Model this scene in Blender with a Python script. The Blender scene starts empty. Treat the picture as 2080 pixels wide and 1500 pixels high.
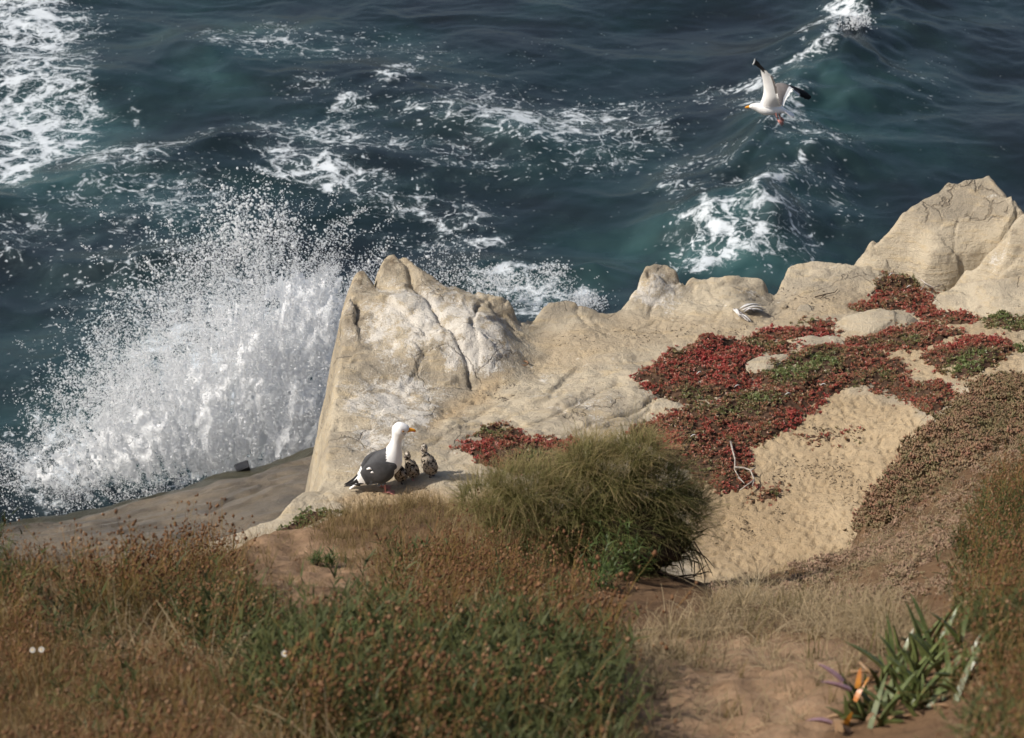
import bpy, math, random
import numpy as np
from mathutils import Vector

R = math.radians
rng = np.random.default_rng(7); np.random.seed(7)
random.seed(7)
SC = bpy.context.scene
COL = SC.collection

# ---------------------------------------------------------------- camera, sky, sun, exposure
CAM_Z, PITCH, LENS = 20.0, R(28.0), 85.0
cam_d = bpy.data.cameras.new("camera")
cam_d.lens = LENS; cam_d.sensor_width = 36.0; cam_d.sensor_fit = 'HORIZONTAL'
cam_d.clip_start = 0.1; cam_d.clip_end = 6000.0
cam_d.dof.use_dof = True; cam_d.dof.focus_distance = 18.9; cam_d.dof.aperture_fstop = 5.0
cam_o = bpy.data.objects.new("camera", cam_d); COL.objects.link(cam_o)
cam_o.location = (0, 0, CAM_Z); cam_o.rotation_euler = (math.pi/2 - PITCH, 0, 0)
SC.camera = cam_o

SUN_EL, SUN_AZ = R(44.0), R(-106.0)     # azimuth clockwise from +Y: the sun stands to the left, a little behind the camera
wd = bpy.data.worlds.new("World"); SC.world = wd; wd.use_nodes = True
wn = wd.node_tree.nodes; wl = wd.node_tree.links
for n in list(wn): wn.remove(n)
sky = wn.new("ShaderNodeTexSky"); sky.sky_type = 'NISHITA'; sky.sun_disc = False
sky.sun_elevation = SUN_EL; sky.sun_rotation = SUN_AZ
sky.air_density = 1.0; sky.dust_density = 3.0; sky.ozone_density = 1.0
bg = wn.new("ShaderNodeBackground"); bg.inputs[1].default_value = 0.10
wo = wn.new("ShaderNodeOutputWorld")
wl.new(sky.outputs[0], bg.inputs[0]); wl.new(bg.outputs[0], wo.inputs[0])
sun_d = bpy.data.lights.new("sun", 'SUN'); sun_d.energy = 4.5; sun_d.angle = R(0.9); sun_d.color = (1.0, 0.94, 0.85)
sun_o = bpy.data.objects.new("sun", sun_d); COL.objects.link(sun_o)
sdir = Vector((math.cos(SUN_EL)*math.sin(SUN_AZ), math.cos(SUN_EL)*math.cos(SUN_AZ), math.sin(SUN_EL)))
sun_o.rotation_euler = sdir.to_track_quat('Z', 'Y').to_euler(); sun_o.location = sdir*60
SC.view_settings.view_transform = 'Standard'; SC.view_settings.look = 'None'
SC.view_settings.exposure = 0.12; SC.view_settings.gamma = 1.0
SC.view_settings.use_curve_mapping = False
SC.render.engine = 'CYCLES'
SC.cycles.max_bounces = 7; SC.cycles.diffuse_bounces = 5; SC.cycles.transmission_bounces = 6; SC.cycles.use_adaptive_sampling = True; SC.cycles.adaptive_threshold = 0.04; SC.cycles.glossy_bounces = 2; SC.cycles.transparent_max_bounces = 8
SC.cycles.use_denoising = True

# ---------------------------------------------------------------- helpers: survey of the place
FPX = LENS/36.0*2080.0
CP, SP = math.cos(PITCH), math.sin(PITCH)
def ray(px, py):
    dx = (np.asarray(px, float)-1040)/FPX; dy = (750-np.asarray(py, float))/FPX
    return dx, CP+dy*SP, -SP+dy*CP
def PZ(px, py, z):                       # point of the place seen there at height z
    a, b, c = ray(px, py); D = (np.asarray(z, float)-CAM_Z)/c
    return np.stack([a*D, b*D, CAM_Z+c*D], -1)
def PD(px, py, D):
    a, b, c = ray(px, py); D = np.asarray(D, float)
    return np.stack([a*D, b*D, CAM_Z+c*D], -1)
def PY(px, py, y):
    a, b, c = ray(px, py); D = np.asarray(y, float)/b
    return np.stack([a*D, b*D, CAM_Z+c*D], -1)
def proj(x, y, z):
    zz = z-CAM_Z; D = y*CP-zz*SP; u = y*SP+zz*CP
    D = np.maximum(D, 0.1)
    return 1040+x/D*FPX, 750-u/D*FPX, D

def tps(xy, z, smooth=0.0):
    xy = np.asarray(xy, float); z = np.asarray(z, float); n = len(xy)
    def ph(r2): return 0.5*r2*np.log(r2+1e-12)
    d2 = ((xy[:, None]-xy[None])**2).sum(-1)
    A = np.zeros((n+3, n+3)); A[:n, :n] = ph(d2)+smooth*np.eye(n)
    A[:n, n] = 1; A[:n, n+1:] = xy; A[n, :n] = 1; A[n+1:, :n] = xy.T
    w = np.linalg.solve(A, np.concatenate([z, np.zeros(3)]))
    def f(X, Y):
        o = w[n]+w[n+1]*X+w[n+2]*Y
        for i in range(n):
            o = o+w[i]*ph((X-xy[i, 0])**2+(Y-xy[i, 1])**2)
        return o
    return f

def _hash(ix, iy, s):
    with np.errstate(over='ignore'):
        n = ix.astype(np.uint32)*np.uint32(374761393)+iy.astype(np.uint32)*np.uint32(668265263)+np.uint32((s*1274126177+97531) & 0xffffffff)
        n = (n ^ (n >> np.uint32(13)))*np.uint32(1274126177)
        n = (n ^ (n >> np.uint32(16)))*np.uint32(2246822519)
        n = n ^ (n >> np.uint32(15))
    return n
def pn(x, y, s=0):                       # gradient noise, about -1..1
    x = np.asarray(x, float); y = np.asarray(y, float)
    ix = np.floor(x).astype(np.int64); iy = np.floor(y).astype(np.int64)
    fx = x-ix; fy = y-iy
    u = fx*fx*fx*(fx*(fx*6-15)+10); v = fy*fy*fy*(fy*(fy*6-15)+10)
    def g(ax, ay):
        a = _hash(ix+ax, iy+ay, s)*(2*math.pi/4294967296.0)
        return np.cos(a)*(fx-ax)+np.sin(a)*(fy-ay)
    n0 = g(0, 0)*(1-u)+g(1, 0)*u; n1 = g(0, 1)*(1-u)+g(1, 1)*u
    return (n0*(1-v)+n1*v)*1.5
def fbm(x, y, s=0, o=4, gain=.5):
    r = 0; a = 1; f = 1
    for i in range(o):
        r = r+a*pn(x*f+i*17.3, y*f-i*9.1, s+i); a *= gain; f *= 2.03
    return r
def facet(x, y, s=0):                    # tilted flat facets: plane value, and distance to the joint between two facets
    ix = np.floor(x).astype(np.int64); iy = np.floor(y).astype(np.int64)
    b1 = np.full(np.shape(x), 1e9); b2 = b1.copy(); val = np.zeros(np.shape(x))
    for ax in (-1, 0, 1):
        for ay in (-1, 0, 1):
            h = _hash(ix+ax, iy+ay, s)
            cx = ix+ax+(h & np.uint32(1023))/1024.0; cy = iy+ay+((h >> np.uint32(10)) & np.uint32(1023))/1024.0
            tx = ((h >> np.uint32(20)) & np.uint32(63))/31.5-1; ty = ((h >> np.uint32(26)) & np.uint32(63))/31.5-1
            d = (x-cx)**2+(y-cy)**2; p = tx*(x-cx)+ty*(y-cy)+.35*(tx+ty)
            nb = d < b1; b2 = np.where(nb, b1, np.minimum(b2, d)); val = np.where(nb, p, val); b1 = np.minimum(b1, d)
    return val, np.sqrt(b2)-np.sqrt(b1)
def on_grid(f, xs, ys, k=3):             # a smooth function worked out on every k-th line and filled in between
    cx = np.unique(np.append(xs[::k], xs[-1])); cy = np.unique(np.append(ys[::k], ys[-1]))
    G = f(*np.meshgrid(cx, cy))
    i = np.clip(np.searchsorted(cx, xs)-1, 0, len(cx)-2); a = (xs-cx[i])/(cx[i+1]-cx[i]); G = G[:, i]*(1-a)+G[:, i+1]*a
    j = np.clip(np.searchsorted(cy, ys)-1, 0, len(cy)-2); b = ((ys-cy[j])/(cy[j+1]-cy[j]))[:, None]; return G[j]*(1-b)+G[j+1]*b
def sstep(a, b, x):
    t = np.clip((x-a)/(b-a), 0, 1); return t*t*(3-2*t)
def segdist(X, Y, poly, closed=False):
    poly = np.asarray(poly, float); n = len(poly); best = np.full(np.shape(X), 1e9)
    for i in range(n if closed else n-1):
        a = poly[i]; b = poly[(i+1) % n]; d = b-a; L = (d*d).sum()+1e-12
        t = np.clip(((X-a[0])*d[0]+(Y-a[1])*d[1])/L, 0, 1)
        best = np.minimum(best, (X-a[0]-t*d[0])**2+(Y-a[1]-t*d[1])**2)
    return np.sqrt(best)
def inside(X, Y, poly):
    poly = np.asarray(poly, float); r = np.zeros(np.shape(X), bool); n = len(poly)
    for i in range(n):
        x1, y1 = poly[i]; x2, y2 = poly[(i+1) % n]
        if y1 == y2: continue
        c = ((y1 > Y) != (y2 > Y)) & (X < (x2-x1)*(Y-y1)/(y2-y1)+x1); r ^= c
    return r
def sdf(X, Y, poly):                     # negative inside
    d = segdist(X, Y, poly, True); return np.where(inside(X, Y, poly), -d, d)

# ---------------------------------------------------------------- helpers: meshes and objects
def mesh_np(name, V, F, mats=(), attrs=None, smooth=True, fmat=None):
    V = np.asarray(V, np.float32); F = np.asarray(F, np.int32); k = F.shape[1]
    me = bpy.data.meshes.new(name)
    me.vertices.add(len(V)); me.vertices.foreach_set("co", V.ravel())
    me.loops.add(F.size); me.loops.foreach_set("vertex_index", F.ravel())
    me.polygons.add(len(F)); me.polygons.foreach_set("loop_start", np.arange(0, F.size, k, dtype=np.int32))
    for m in (mats if isinstance(mats, (list, tuple)) else [mats]): me.materials.append(m)
    if fmat is not None: me.polygons.foreach_set("material_index", np.asarray(fmat, np.int32))
    me.update(calc_edges=True)
    me.polygons.foreach_set("use_smooth", np.full(len(F), smooth, bool))
    for a, v in (attrs or {}).items():
        at = me.attributes.new(a, 'FLOAT', 'POINT'); at.data.foreach_set("value", np.asarray(v, np.float32).ravel())
    me.validate()
    return me
def link(name, me, parent=None, label=None, cat=None, group=None, kind=None, loc=None):
    o = bpy.data.objects.new(name, me); COL.objects.link(o)
    if parent is not None: o.parent = parent
    if loc is not None: o.location = loc
    if label: o["label"] = label
    if cat: o["category"] = cat
    if group: o["group"] = group
    if kind: o["kind"] = kind
    return o
def grid_faces(ny, nx, keep=None):
    i = np.arange(ny*nx).reshape(ny, nx)
    F = np.stack([i[:-1, :-1], i[:-1, 1:], i[1:, 1:], i[1:, :-1]], -1).reshape(-1, 4)
    if keep is not None: F = F[keep.ravel()[F].any(1)]
    return F
def compact(V, F, attrs):
    u, inv = np.unique(F, return_inverse=True)
    return V[u], inv.reshape(F.shape), {k: np.asarray(v).ravel()[u] for k, v in attrs.items()}

class MB:                                # collects triangles and quads with a per-vertex value; numpy-tiled copies
    def __init__(s): s.V = []; s.F = []; s.T = []; s.n = 0; s.M = []
    def add(s, V, F, t=0.0, m=0):
        V = np.asarray(V, float); s.V.append(V); s.F.extend([tuple(int(i)+s.n for i in f) for f in F])
        s.T.append(np.full(len(V), t) if np.isscalar(t) else np.asarray(t, float)); s.M.extend([m]*len(F)); s.n += len(V)
    def tube(s, pts, rad, n=6, t=0.0, m=0, cap=True):
        pts = np.asarray(pts, float); k = len(pts); rad = np.broadcast_to(np.asarray(rad, float), (k,))
        tg = np.gradient(pts, axis=0); V = []
        for i in range(k):
            d = tg[i]/(np.linalg.norm(tg[i])+1e-9); a = np.cross(d, [0.13, .2, .97] if abs(d[2]) < .9 else [1, 0, 0.1]); a /= np.linalg.norm(a); b = np.cross(d, a)
            for j in range(n):
                w = 2*math.pi*j/n; V.append(pts[i]+rad[i]*(math.cos(w)*a+math.sin(w)*b))
        F = []
        for i in range(k-1):
            for j in range(n): F.append((i*n+j, i*n+(j+1) % n, (i+1)*n+(j+1) % n, (i+1)*n+j))
        if cap: F.append(tuple(range(n))[::-1]); F.append(tuple((k-1)*n+j for j in range(n)))
        s.add(V, F, t, m)
    def ribbon(s, pts, width, side, t=0.0, m=0):
        pts = np.asarray(pts, float); k = len(pts); side = np.asarray(side, float); side = side/np.linalg.norm(side)
        w = np.broadcast_to(np.asarray(width, float), (k,))
        V = np.concatenate([pts-side*w[:, None]/2, pts+side*w[:, None]/2]); F = [(i, i+1, k+i+1, k+i) for i in range(k-1)]
        s.add(V, F, t, m)
    def ball(s, c, r, t=0.0, m=0, sc=(1, 1, 1)):
        V = np.array([(1, 0, 0), (-1, 0, 0), (0, 1, 0), (0, -1, 0), (0, 0, 1), (0, 0, -1)], float)*r*np.array(sc)+np.asarray(c)
        s.add(V, [(0, 2, 4), (2, 1, 4), (1, 3, 4), (3, 0, 4), (2, 0, 5), (1, 2, 5), (3, 1, 5), (0, 3, 5)], t, m)
    def mesh(s, name, mats, smooth=True):
        me = bpy.data.meshes.new(name); V = np.concatenate(s.V)
        me.from_pydata(V.tolist(), [], s.F)
        for m in (mats if isinstance(mats, (list, tuple)) else [mats]): me.materials.append(m)
        me.polygons.foreach_set("material_index", np.asarray(s.M, np.int32))
        me.polygons.foreach_set("use_smooth", np.full(len(s.F), smooth, bool))
        at = me.attributes.new("tint", 'FLOAT', 'POINT'); at.data.foreach_set("value", np.concatenate(s.T).astype(np.float32))
        return me
def tri(F):
    o = []
    for f in F:
        for i in range(1, len(f)-1): o.append((f[0], f[i], f[i+1]))
    return np.array(o, np.int32)
def tile(V0, F0, pos, rot, scl, extra=None):   # copies of one small triangle mesh: pos (N,3), rot (N,3,3), scl (N,)
    N = len(pos); k = len(V0)
    V = np.einsum('nij,kj->nki', rot, V0)*scl[:, None, None]+pos[:, None]
    F = F0[None]+(np.arange(N)*k)[:, None, None]
    return V.reshape(-1, 3), F.reshape(-1, 3)
def rotz(a):
    c, s = np.cos(a), np.sin(a); M = np.zeros((len(a), 3, 3)); M[:, 0, 0] = c; M[:, 0, 1] = -s; M[:, 1, 0] = s; M[:, 1, 1] = c; M[:, 2, 2] = 1
    return M
def rot_rand(n, tilt):
    a = rng.uniform(0, 2*math.pi, n); b = rng.normal(0, tilt, n); M = rotz(a); T = np.zeros((n, 3, 3))
    T[:, 0, 0] = 1; T[:, 1, 1] = np.cos(b); T[:, 1, 2] = -np.sin(b); T[:, 2, 1] = np.sin(b); T[:, 2, 2] = np.cos(b)
    return np.einsum('nij,njk,nkl->nil', rotz(rng.uniform(0, 6.28, n)), T, M)

# ---------------------------------------------------------------- helpers: materials
class Mat:
    def __init__(s, name, rough=.9, spec=.3):
        s.m = bpy.data.materials.new(name); s.m.use_nodes = True; s.nt = s.m.node_tree; s.N = s.nt.nodes; s.L = s.nt.links
        for n in list(s.N): s.N.remove(n)
        s.out = s.N.new("ShaderNodeOutputMaterial"); s.p = s.N.new("ShaderNodeBsdfPrincipled")
        s.L.new(s.p.outputs[0], s.out.inputs[0]); s.p.inputs["Roughness"].default_value = rough; s.p.inputs["Specular IOR Level"].default_value = spec
        s._co = None
    def put(s, a, sock):
        if a is None: return
        if hasattr(a, "is_output"): s.L.new(a, sock)
        elif isinstance(a, (tuple, list)) and len(a) == 3 and sock.type == 'RGBA': sock.default_value = (*a, 1)
        else: sock.default_value = a
    def co(s):
        if s._co is None: s._co = s.N.new("ShaderNodeNewGeometry").outputs["Position"]
        return s._co
    def obj(s): return s.N.new("ShaderNodeTexCoord").outputs["Object"]
    def map(s, v, scale=(1, 1, 1), rot=(0, 0, 0)):
        n = s.N.new("ShaderNodeMapping"); s.L.new(v, n.inputs[0]); n.inputs["Scale"].default_value = scale; n.inputs["Rotation"].default_value = rot; return n.outputs[0]
    def noise(s, scale, detail=4, rough=.55, v=None, dist=0.0):
        n = s.N.new("ShaderNodeTexNoise"); s.L.new(v or s.co(), n.inputs["Vector"]); n.inputs["Scale"].default_value = scale
        n.inputs["Detail"].default_value = detail; n.inputs["Roughness"].default_value = rough; n.inputs["Distortion"].default_value = dist; return n.outputs["Fac"]
    def noisec(s, scale, detail=3, v=None):
        n = s.N.new("ShaderNodeTexNoise"); s.L.new(v or s.co(), n.inputs["Vector"]); n.inputs["Scale"].default_value = scale
        n.inputs["Detail"].default_value = detail; return n.outputs["Color"]
    def vor(s, scale, feat='F1', v=None, rnd=1.0):
        n = s.N.new("ShaderNodeTexVoronoi"); n.feature = feat; s.L.new(v or s.co(), n.inputs["Vector"]); n.inputs["Scale"].default_value = scale
        n.inputs["Randomness"].default_value = rnd; return n.outputs["Distance"]
    def vadd(s, a, b, k):
        n = s.N.new("ShaderNodeVectorMath"); n.operation = 'MULTIPLY_ADD'; s.L.new(b, n.inputs[0]); n.inputs[1].default_value = (k, k, k); s.L.new(a, n.inputs[2]); return n.outputs[0]
    def math(s, op, a, b=None, c=None, clamp=False):
        n = s.N.new("ShaderNodeMath"); n.operation = op; n.use_clamp = clamp
        s.put(a, n.inputs[0]); s.put(b, n.inputs[1]); s.put(c, n.inputs[2]); return n.outputs[0]
    def ss(s, x, a, b):
        n = s.N.new("ShaderNodeMapRange"); n.interpolation_type = 'SMOOTHSTEP'; s.put(x, n.inputs[0]); s.put(a, n.inputs[1]); s.put(b, n.inputs[2]); return n.outputs[0]
    def mix(s, f, a, b, mode='MIX'):
        n = s.N.new("ShaderNodeMix"); n.data_type = 'RGBA'; n.blend_type = mode; s.put(f, n.inputs[0]); s.put(a, n.inputs[6]); s.put(b, n.inputs[7]); return n.outputs[2]
    def ramp(s, f, stops):
        n = s.N.new("ShaderNodeValToRGB"); e = n.color_ramp.elements
        while len(e) < len(stops): e.new(.5)
        for i, (p, c) in enumerate(stops): e[i].position = p; e[i].color = (*c, 1)
        s.put(f, n.inputs[0]); return n.outputs[0]
    def attr(s, name):
        n = s.N.new("ShaderNodeAttribute"); n.attribute_name = name; return n.outputs["Fac"]
    def rand(s): return s.N.new("ShaderNodeObjectInfo").outputs["Random"]
    def bump(s, h, dist, strength=1.0, prev=None):
        n = s.N.new("ShaderNodeBump"); n.inputs["Strength"].default_value = strength; n.inputs["Distance"].default_value = dist
        s.L.new(h, n.inputs["Height"])
        if prev is not None: s.L.new(prev, n.inputs["Normal"])
        return n.outputs[0]
    def color(s, c): s.put(c, s.p.inputs["Base Color"]); return s
    def normal(s, n): s.L.new(n, s.p.inputs["Normal"]); return s
    def translucent(s, col, f):
        t = s.N.new("ShaderNodeBsdfTranslucent"); s.put(col, t.inputs[0]); mx = s.N.new("ShaderNodeMixShader"); mx.inputs[0].default_value = f
        s.L.new(s.p.outputs[0], mx.inputs[1]); s.L.new(t.outputs[0], mx.inputs[2]); s.L.new(mx.outputs[0], s.out.inputs[0]); return s
def plain(name, c, rough=.7, spec=.3, var=.12, scale=40):
    m = Mat(name, rough, spec); n = m.noise(scale, 3, v=m.obj())
    m.color(m.mix(m.ss(n, .3, .7), tuple(x*(1-var) for x in c), tuple(min(1, x*(1+var)) for x in c))); return m.m

# ---------------------------------------------------------------- materials of the ground
def rock_material(name, base, dark, warm, wet=False):
    m = Mat(name, .36 if wet else .95, .35 if wet else .15)
    co = m.co(); sand = m.attr("sand"); gu = m.attr("guano")
    st = m.map(co, (1.2, 3.2, 9.0), (R(14), R(-9), R(24)))
    n1 = m.noise(1.3, 4, .6); n2 = m.noise(11, 5, .7); n3 = m.noise(70, 3, .7); ns = m.noise(2.4, 4, .62, v=st)
    c = m.mix(m.ss(n1, .42, .60), base, dark)
    c = m.mix(m.math('MULTIPLY', m.ss(ns, .48, .68), .6), c, warm)
    c = m.mix(m.math('MULTIPLY', m.ss(n2, .52, .72), .5), c, tuple(x*.60 for x in dark))
    c = m.mix(m.math('MULTIPLY', m.ss(n3, .5, .75), .4), c, tuple(min(1, x*1.22) for x in base))
    sc = m.mix(m.ss(n1, .35, .66), SAND_A, SAND_B)
    sc = m.mix(m.math('MULTIPLY', m.ss(n3, .56, .72), .5), sc, tuple(x*.6 for x in SAND_A))
    sc = m.mix(m.math('MULTIPLY', m.ss(n2, .58, .70), .35), sc, tuple(x*.7 for x in SAND_A))
    c = m.mix(sand, c, sc)
    wc = m.noisec(6, 3); wv = m.vadd(co, wc, .24)
    gm = m.math('ADD', m.math('MULTIPLY', m.noise(5.5, 6, .74, v=wv), .72), m.math('MULTIPLY', n3, .28))
    thr = m.math('SUBTRACT', .75, m.math('MULTIPLY', gu, .36))
    gf = m.ss(m.math('SUBTRACT', gm, thr), -.02, .10)
    c = m.mix(m.math('MULTIPLY', gf, .70), c, (.64, .61, .56))
    wq = m.vadd(co, wc, .12)
    spl = m.ss(m.vor(5.5, v=wq), .10, .05)      # single white droppings
    c = m.mix(m.math('MULTIPLY', spl, m.math('MULTIPLY', gu, .9)), c, (.72, .69, .64))
    hol = m.ss(m.vor(2.9, v=wq), .05, .02)
    c = m.mix(m.math('MULTIPLY', hol, .75), c, (.10, .07, .045))
    ce = m.ss(m.vor(1.7, 'DISTANCE_TO_EDGE', v=m.vadd(co, wc, .16)), .013, .0); ce = m.math('MULTIPLY', m.math('MULTIPLY', ce, m.ss(n1, .50, .58)), m.math('SUBTRACT', 1.0, sand))
    c = m.mix(m.math('MULTIPLY', ce, .45), c, (.085, .062, .042))
    c = m.mix(m.math('MULTIPLY', m.attr('stain'), m.ss(n2, .36, .62)), c, (.115, .085, .055))
    m.color(c)
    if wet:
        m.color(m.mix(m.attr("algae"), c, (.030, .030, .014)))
    b = m.bump(n2, .03, .7); b = m.bump(n3, .012, .9, b); b = m.bump(ns, .04, .5, b); b = m.bump(m.math('SUBTRACT', 1.0, ce), .02, .6, b)
    m.normal(b); return m.m
SAND_A, SAND_B = (.325, .243, .148), (.405, .312, .198)
MAT_ROCK = rock_material("pale_sandstone", (.430, .368, .272), (.300, .258, .195), (.430, .340, .212))
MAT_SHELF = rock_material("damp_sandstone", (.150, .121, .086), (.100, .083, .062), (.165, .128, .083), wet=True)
def soil_material():
    m = Mat("loose_soil", .95, .1); sand = m.attr("sand")
    c = m.ramp(m.noise(2.5, 6, .65), [(.3, (.10, .060, .034)), (.55, (.165, .100, .056)), (.75, (.215, .135, .078))])
    c2 = m.mix(m.ss(m.noise(6, 5, .6), .35, .7), (.26, .165, .098), (.34, .225, .14))
    c = m.mix(sand, c, c2)
    c = m.mix(m.math('MULTIPLY', m.ss(m.noise(38, 4, .75), .56, .7), .6), c, (.07, .045, .028))
    m.color(c); b = m.bump(m.noise(18, 6, .7), .03, .8); b = m.bump(m.noise(90, 3, .7), .008, .7, b); m.normal(b); return m.m
MAT_SOIL = soil_material()

def drop(d, r, ang):                     # how far the ground falls at distance d outside an edge
    d = np.maximum(d, 0); return math.tan(R(ang))*(np.sqrt(d*d+r*r)-r)

# ---------------------------------------------------------------- the sandstone ledge
EDGE = [(250,1180,10.3),(410,1106,10.4),(480,1074,10.45),(560,1048,10.45),(600,1012,10.5),(622,994,10.52),(640,992,10.5),(652,975,10.5),(660,930,10.52),
 (668,860,10.55),(679,780,10.6),(688,715,10.66),(697,650,10.75),(705,600,10.85),(713,560,10.92),(722,546,10.95),(742,545,10.95),(756,560,10.92),(765,578,10.86),
 (772,545,10.95),(776,520,11.0),(786,508,11.03),(806,502,11.05),(826,514,11.02),(848,536,10.97),(880,560,10.9),(912,580,10.85),(922,577,10.84),(960,590,10.8),
 (1000,600,10.78),(1030,606,10.75),(1048,618,10.72),(1053,650,10.6),(1070,656,10.5),(1083,646,10.55),(1090,628,10.6),(1112,614,10.62),(1140,611,10.62),(1168,610,10.61),
 (1190,618,10.58),(1215,630,10.52),(1250,629,10.5),(1278,608,10.55),(1292,585,10.6),(1302,556,10.68),(1312,540,10.72),(1330,533,10.73),(1356,536,10.72),(1374,545,10.7),
 (1380,558,10.66),(1372,572,10.6),(1388,573,10.58),(1398,561,10.62),(1412,566,10.59),(1440,563,10.6),(1500,557,10.6),(1540,562,10.58),(1557,570,10.55),(1559,592,10.47),
 (1568,604,10.4),(1578,588,10.47),(1596,556,10.55),(1608,536,10.6),(1630,527,10.62),(1660,524,10.62),(1700,528,10.62),(1750,540,10.6),(1790,530,10.5),(1900,508,10.4),(2080,486,10.3),(2500,460,10.3)]
INT = [(850,760,10.56),(800,620,10.86),(740,600,10.88),(850,700,10.68),(950,680,10.74),(1000,650,10.74),(1030,690,10.64),(1075,735,10.47),(985,765,10.52),(920,790,10.5),(760,800,10.57),
 (850,900,10.5),(775,1000,10.5),(700,900,10.55),(900,970,10.55),(1000,960,10.5),(1000,850,10.5),(1150,720,10.48),(1300,680,10.48),(1340,600,10.55),(1330,570,10.66),(1250,800,10.52),(1350,830,10.5),
 (1200,880,10.5),(1450,620,10.52),(1520,650,10.48),(1630,600,10.52),(1700,580,10.55),(1700,650,10.5),(1800,600,10.5),(1900,700,10.62),(2050,680,10.68),(2050,760,10.75),(1900,850,10.66),
 (1650,850,10.5),(1750,900,10.52),(1600,1000,10.4),(1500,1100,10.3),(1700,1050,10.46),(1450,1020,10.38),(1400,900,10.45),(1800,760,10.57),(1550,740,10.52),(1150,610+30,10.56)]
eW = np.array([PZ(*e) for e in EDGE]); iW = np.array([PZ(*e) for e in INT])
ledge_poly = np.concatenate([eW[:, :2], [[12, 20], [12, 8], [-2.4, 8], [-2.4, 12.5]]])
extra = np.array([[8, 19, 10.6], [8, 14, 10.9], [0, 10, 10.2], [-2.2, 11, 10.1], [4, 11, 10.4]])
allp = np.concatenate([eW[::1], iW, extra]); f_ledge = tps(allp[:, :2], allp[:, 2], 0.0015)
def wl_(pts, z=10.5): return np.array([PZ(a, b, z)[:2] for a, b in pts])
CRACKS = [([(772,560),(800,600),(840,650),(890,700),(940,745),(960,775)], .05, .055), ([(915,582),(895,610),(850,612)], .025, .02),
 ([(1390,812),(1340,800),(1290,830),(1230,850),(1165,872),(1100,880)], .030, .055), ([(1345,800),(1322,818),(1300,850)], .022, .03), ([(1260,780),(1215,795),(1170,820),(1120,845),(1075,858)], .03, .03),
 ([(1200,860),(1180,900)], .02, .02), ([(1010,835),(1060,800),(1110,790),(1150,760)], .03, .012), ([(870,905),(930,860),(1000,815),(1080,780)], .04, .02), ([(905,925),(960,880),(1040,840)], .035, .015),
 ([(800,735),(840,722),(865,727)], .018, .022), ([(955,690),(972,740),(975,770)], .02, .03), ([(700,650),(740,640),(790,655)], .03, .015), ([(740,620),(770,640),(790,615)], .025, .012), ([(1000,605),(985,640),(1010,690)], .03, .015), ([(1175,615),(1168,640),(1190,655)], .025, .03),
 ([(1395,565),(1380,590),(1335,610),(1320,630)], .03, .02), ([(1430,570),(1450,600),(1480,625)], .03, .015), ([(1640,560),(1680,555),(1700,550)], .02, .02), ([(1455,640),(1480,610),(1520,600),(1555,600)], .03, .012), ([(940,905),(1000,880),(1060,860)], .03, .02)]
SAND_PX = [[(1400,960),(1450,880),(1560,860),(1690,790),(1860,820),(1880,900),(1780,1100),(1560,1200),(1400,1180)], [(1080,690),(1180,655),(1300,640),(1420,640),(1560,640),(1620,600),(1760,570),(1800,620),(1600,680),(1380,700),(1200,740),(1080,760)],
 [(1620,700),(1900,640),(2080,640),(2080,780),(1900,790),(1800,760)], [(690,1010),(740,975),(900,985),(1000,990),(1000,1060),(700,1080)], [(870,870),(900,830),(985,770),(1040,750),(1000,800),(920,860)]]
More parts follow.
